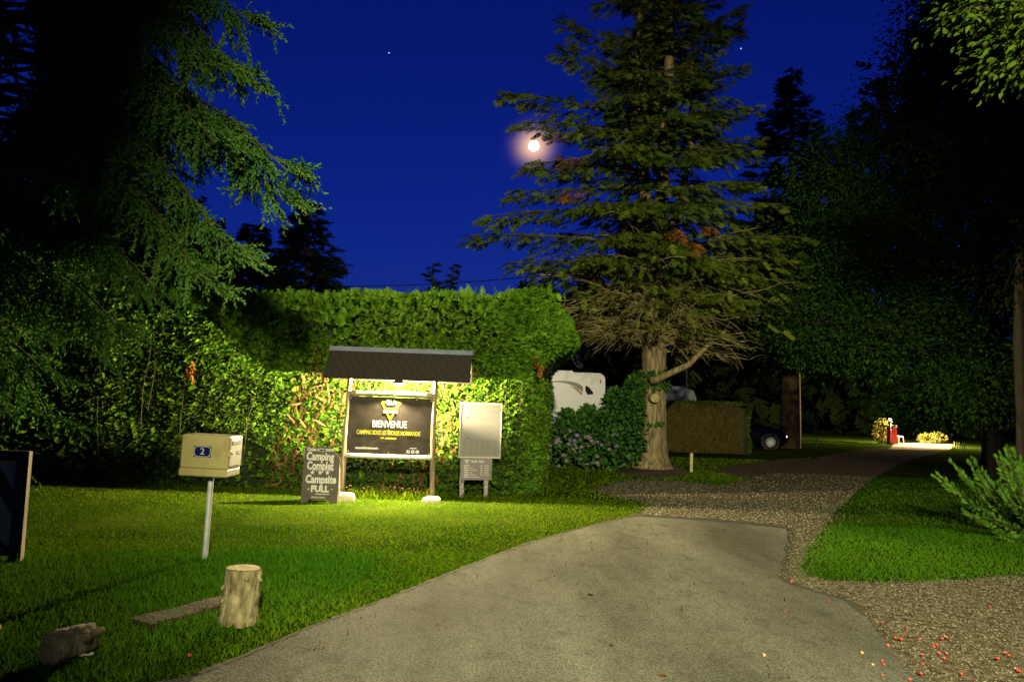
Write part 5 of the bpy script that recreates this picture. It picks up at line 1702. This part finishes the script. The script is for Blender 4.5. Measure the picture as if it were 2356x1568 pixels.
# ================================================================== lit yard at the end of the track
def yard():
    c = P(2120, 1022, 41)
    # lantern post
    q = P(2048, 990, 42)
    t = thing('lantern_post', 'lit lantern on a red post at the far end of the track', 'lamp', (q.x, q.y, 0))
    zt = P(2047, 966, 42).z
    MB().tube([(0, 0, 0), (0, 0, zt - .12)], .05, 10).build('post', M['red_paint'], t, True)
    MB().lathe([(.02, -.14), (.12, -.12), (.12, -.10), (.02, -.08)], 14, Matrix.Translation((0, 0, zt))).build('collar', M['plastic_white'], t, True)
    MB().lathe([(0, -.08), (.07, -.05), (.10, .02), (.07, .09), (0, .12)], 14, Matrix.Translation((0, 0, zt)), False).build('globe', emit_mat('globe', (1, .82, .5), 9), t, True)
    ld = bpy.data.lights.new('yard_light', 'POINT'); ld.energy = 7500; ld.color = (1, .78, .4); ld.shadow_soft_size = .08
    lo = bpy.data.objects.new('yard_light', ld); link(lo, t); lo.location = (2.2, 1.2, 1.9)  # unseen lamp set well off the globe to light the yard strip
    # white plastic table
    q = G(2066, 1022)
    t = thing('garden_table', 'small white plastic table in the lit yard', 'table', (q.x, q.y, 0), .2)
    MB().lathe([(.02, .44), (.24, .44), (.26, .455), (.24, .475), (0, .478)], 20).build('table_top', M['plastic_white'], t)
    for sx in (-1, 1):
        for sy in (-1, 1):
            MB().tube([(sx * .17, sy * .17, .44), (sx * .21, sy * .21, 0)], [.03, .022], 6).build('leg', M['plastic_white'], t)
    # sign-like red box on the post side
    q = P(2052, 1000, 42.3)
    t = thing('letter_cabinet', 'red cabinet with a white top beside the far lantern', 'cabinet', (q.x + .15, q.y + .3, 0))
    MB().box(-.22, .22, -.15, .15, 0, .95, .02).build('body', M['red_paint'], t)
    MB().box(-.27, .27, -.2, .2, .951, 1.05, .02).build('lid', M['plastic_white'], t)

    def shrub(px, py, Y, rx, rz, n, lab):
        q = P(px, py, Y)
        t = thing('yard_shrub', lab, 'shrub', (q.x, q.y, 0))
        a = rand_dirs(n); pos = a * rng.uniform(.5, 1, n)[:, None] * np.array([rx, rx * .7, rz]) + np.array([0, 0, rz * .9])
        pos[:, 2] = np.maximum(pos[:, 2], .05)
        scatter('leaves', *LEAF, pos, frames(a + rng.normal(0, .5, (n, 3)), rand_dirs(n)), rng.uniform(.08, .16, n), M['yard_leaf'], t)
        MB().tube([(0, 0, 0), (.02, 0, rz)], [.03, .015], 5).build('stem', M['twig_dark'], t)
    shrub(2030, 1000, 43.5, .55, .75, 900, 'yellow-lit shrub left of the far lantern')
    shrub(2138, 1004, 46, .7, .32, 500, 'low yellow-lit shrub beyond the far yard')
    shrub(2158, 1004, 46.5, .5, .36, 400, 'small yellow-lit shrub at the far right of the yard')
    for i, (px, py) in enumerate(((2196, 1026), (2202, 1028), (2207, 1029), (2213, 1031), (2219, 1032))):
        g = G(px, py + 2)
        o = MB().tube([(0, 0, 0), (.02, 0, .16), (.0, 0, .30)], [.03, .028, .02], 6).build('yard_stake', M['white_post'])
        o.location = (g.x, g.y, 0)
        tag(o, ('first', 'second', 'third', 'fourth', 'last')[i] + ' little stake in the row right of the lit yard, counted from the yard', 'stake', 'stakes right of the lit yard')


yard()

# ================================================================== fallen fruit, litter
crop = [(258, 1052), (256, 1068), (455, 1167), (227, 1227), (115, 1459), (733, 1270), (860, 1300), (800, 1352), (833, 1362), (929, 1361), (1047, 1358), (1071, 1352), (764, 1408), (943, 1442), (1004, 1402), (1020, 1390), (1037, 1436), (1025, 1430), (1072, 1436), (1057, 1463), (627, 1445), (685, 1507), (733, 1489), (742, 1508), (946, 1491), (937, 1543), (1148, 1546), (1297, 1190), (1380, 1432), (1397, 1446), (1340, 1463), (1434, 1518), (1452, 1530), (735, 1566), (1230, 1600), (880, 1590), (1100, 1610)]
fruit_me = {}
for key in ('berry', 'berry_gold'):
    o = MB().lathe([(0, -.0105), (.005, -.0100), (.0095, -.005), (.0112, .001), (.0095, .0065), (.005, .0098), (.0012, .0085), (0, .0075)], 14, None, False).build('fallen_fruit', M[key], None, True)
    fruit_me[key] = o.data; bpy.data.objects.remove(o)
random.seed(77)
for i, (cx, cy) in enumerate(crop):
    px = (1845 + cx * 700 / 1475) / 1.0802; py = (950 + cy * 744 / 1568) / 1.0802
    g = G(px, py)
    gold = i in (4, 20, 21)
    on_road = bool(inside(ASPH, np.array([[g.x, g.y]]))[0])
    o = link(bpy.data.objects.new('fallen_fruit', fruit_me['berry_gold' if gold else 'berry']))
    s = random.uniform(.7, 1.05)
    o.location = (g.x, g.y, (.030 if on_road else .016) + .0105 * s); o.scale = (s, s, s)
    o.rotation_euler = (random.uniform(-.9, .9), random.uniform(-.9, .9), random.uniform(0, 6))
    if gold:
        lab = {4: 'golden fallen fruit lying alone on the tarmac near the bottom edge', 20: 'upper of two golden fruits where tarmac meets gravel', 21: 'lower of two golden fruits where tarmac meets gravel'}[i]
        tag(o, lab, 'fruit', 'fallen fruit on the drive')
    elif on_road:
        tag(o, 'small red fallen fruit lying on the tarmac', 'fruit', 'red fallen fruit on the tarmac')
    else:
        tag(o, 'small red fallen fruit among the gravel stones', 'fruit', 'red fallen fruit on the gravel')
g = G(435, 1518)
o = link(bpy.data.objects.new('fallen_fruit', fruit_me['berry'])); o.location = (g.x, g.y, .03); o.scale = (1.1, 1.1, 1.1)
tag(o, 'single red fruit in the grass left of the tarmac', 'fruit')
# crumpled paper by the log
g = G(196, 1518)
bm = bmesh.new(); bmesh.ops.create_grid(bm, x_segments=6, y_segments=4, size=1)
random.seed(6)
for v in bm.verts: v.co = Vector((v.co.x * .038 + random.uniform(-.006, .006), v.co.y * .016 + random.uniform(-.005, .005), .032 + random.uniform(-.008, .010)))
r_ = bmesh.ops.solidify(bm, geom=list(bm.faces), thickness=.002)
me = bpy.data.meshes.new('crumpled_paper'); bm.to_mesh(me); bm.free(); me.materials.append(M['paper'])
o = link(bpy.data.objects.new('crumpled_paper', me)); o.location = (g.x, g.y, 0); o.rotation_euler = (0, 0, .3)
tag(o, 'scrap of white crumpled paper beside the fallen log', 'litter')
# dead leaves blown onto the tarmac
tv, tf = LEAF
for i, (px, py, lab) in enumerate(((1512, 1556, 'curled brown leaf at the bottom of the tarmac'), (1405, 1490, 'small dark leaf scrap in the middle of the tarmac'), (1365, 1372, 'dark leaf scrap farther up the tarmac'))):
    g = G(px, py, .03)
    o = np_obj('dead_leaf', tv * np.array([.06, .05, .09]) + np.array([0, 0, .006]), tf, M['hedge_dead'], None, np.full(len(tv), .1))
    o.location = (g.x, g.y, .032); o.rotation_euler = (.25, -.1, i * 1.3)
    tag(o, lab, 'leaf')

# ================================================================== moon and stars
mo = MOON_DIR * 420
bm = bmesh.new(); bmesh.ops.create_uvsphere(bm, u_segments=32, v_segments=20, radius=2.7)
me = bpy.data.meshes.new('moon'); bm.to_mesh(me); bm.free(); me.materials.append(emit_mat('moon', (1.0, .93, .82), 20))
o = link(bpy.data.objects.new('moon', me)); o.location = (mo.x, mo.y, mo.z + CAM_Z)
tag(o, 'bright low moon shining beside the tip of a conifer branch', 'moon')
star_mat = emit_mat('star', (.8, .85, 1.0), .9)
for px, py, lab in ((895, 122, 'faint star high in the open sky'), (540, 207, 'star beside the spruce branches'), (1705, 112, 'star right of the big conifer top')):
    dv = ray(px, py).normalized() * 420
    bm = bmesh.new(); bmesh.ops.create_icosphere(bm, subdivisions=2, radius=.34)
    me = bpy.data.meshes.new('star'); bm.to_mesh(me); bm.free(); me.materials.append(star_mat)
    o = link(bpy.data.objects.new('star', me)); o.location = (dv.x, dv.y, dv.z + CAM_Z)
    tag(o, lab, 'star', 'stars')

if 0:
    print('TRIS', sum(sum(len(p.vertices) - 2 for p in o.data.polygons) for o in scene.objects if o.type == 'MESH'))
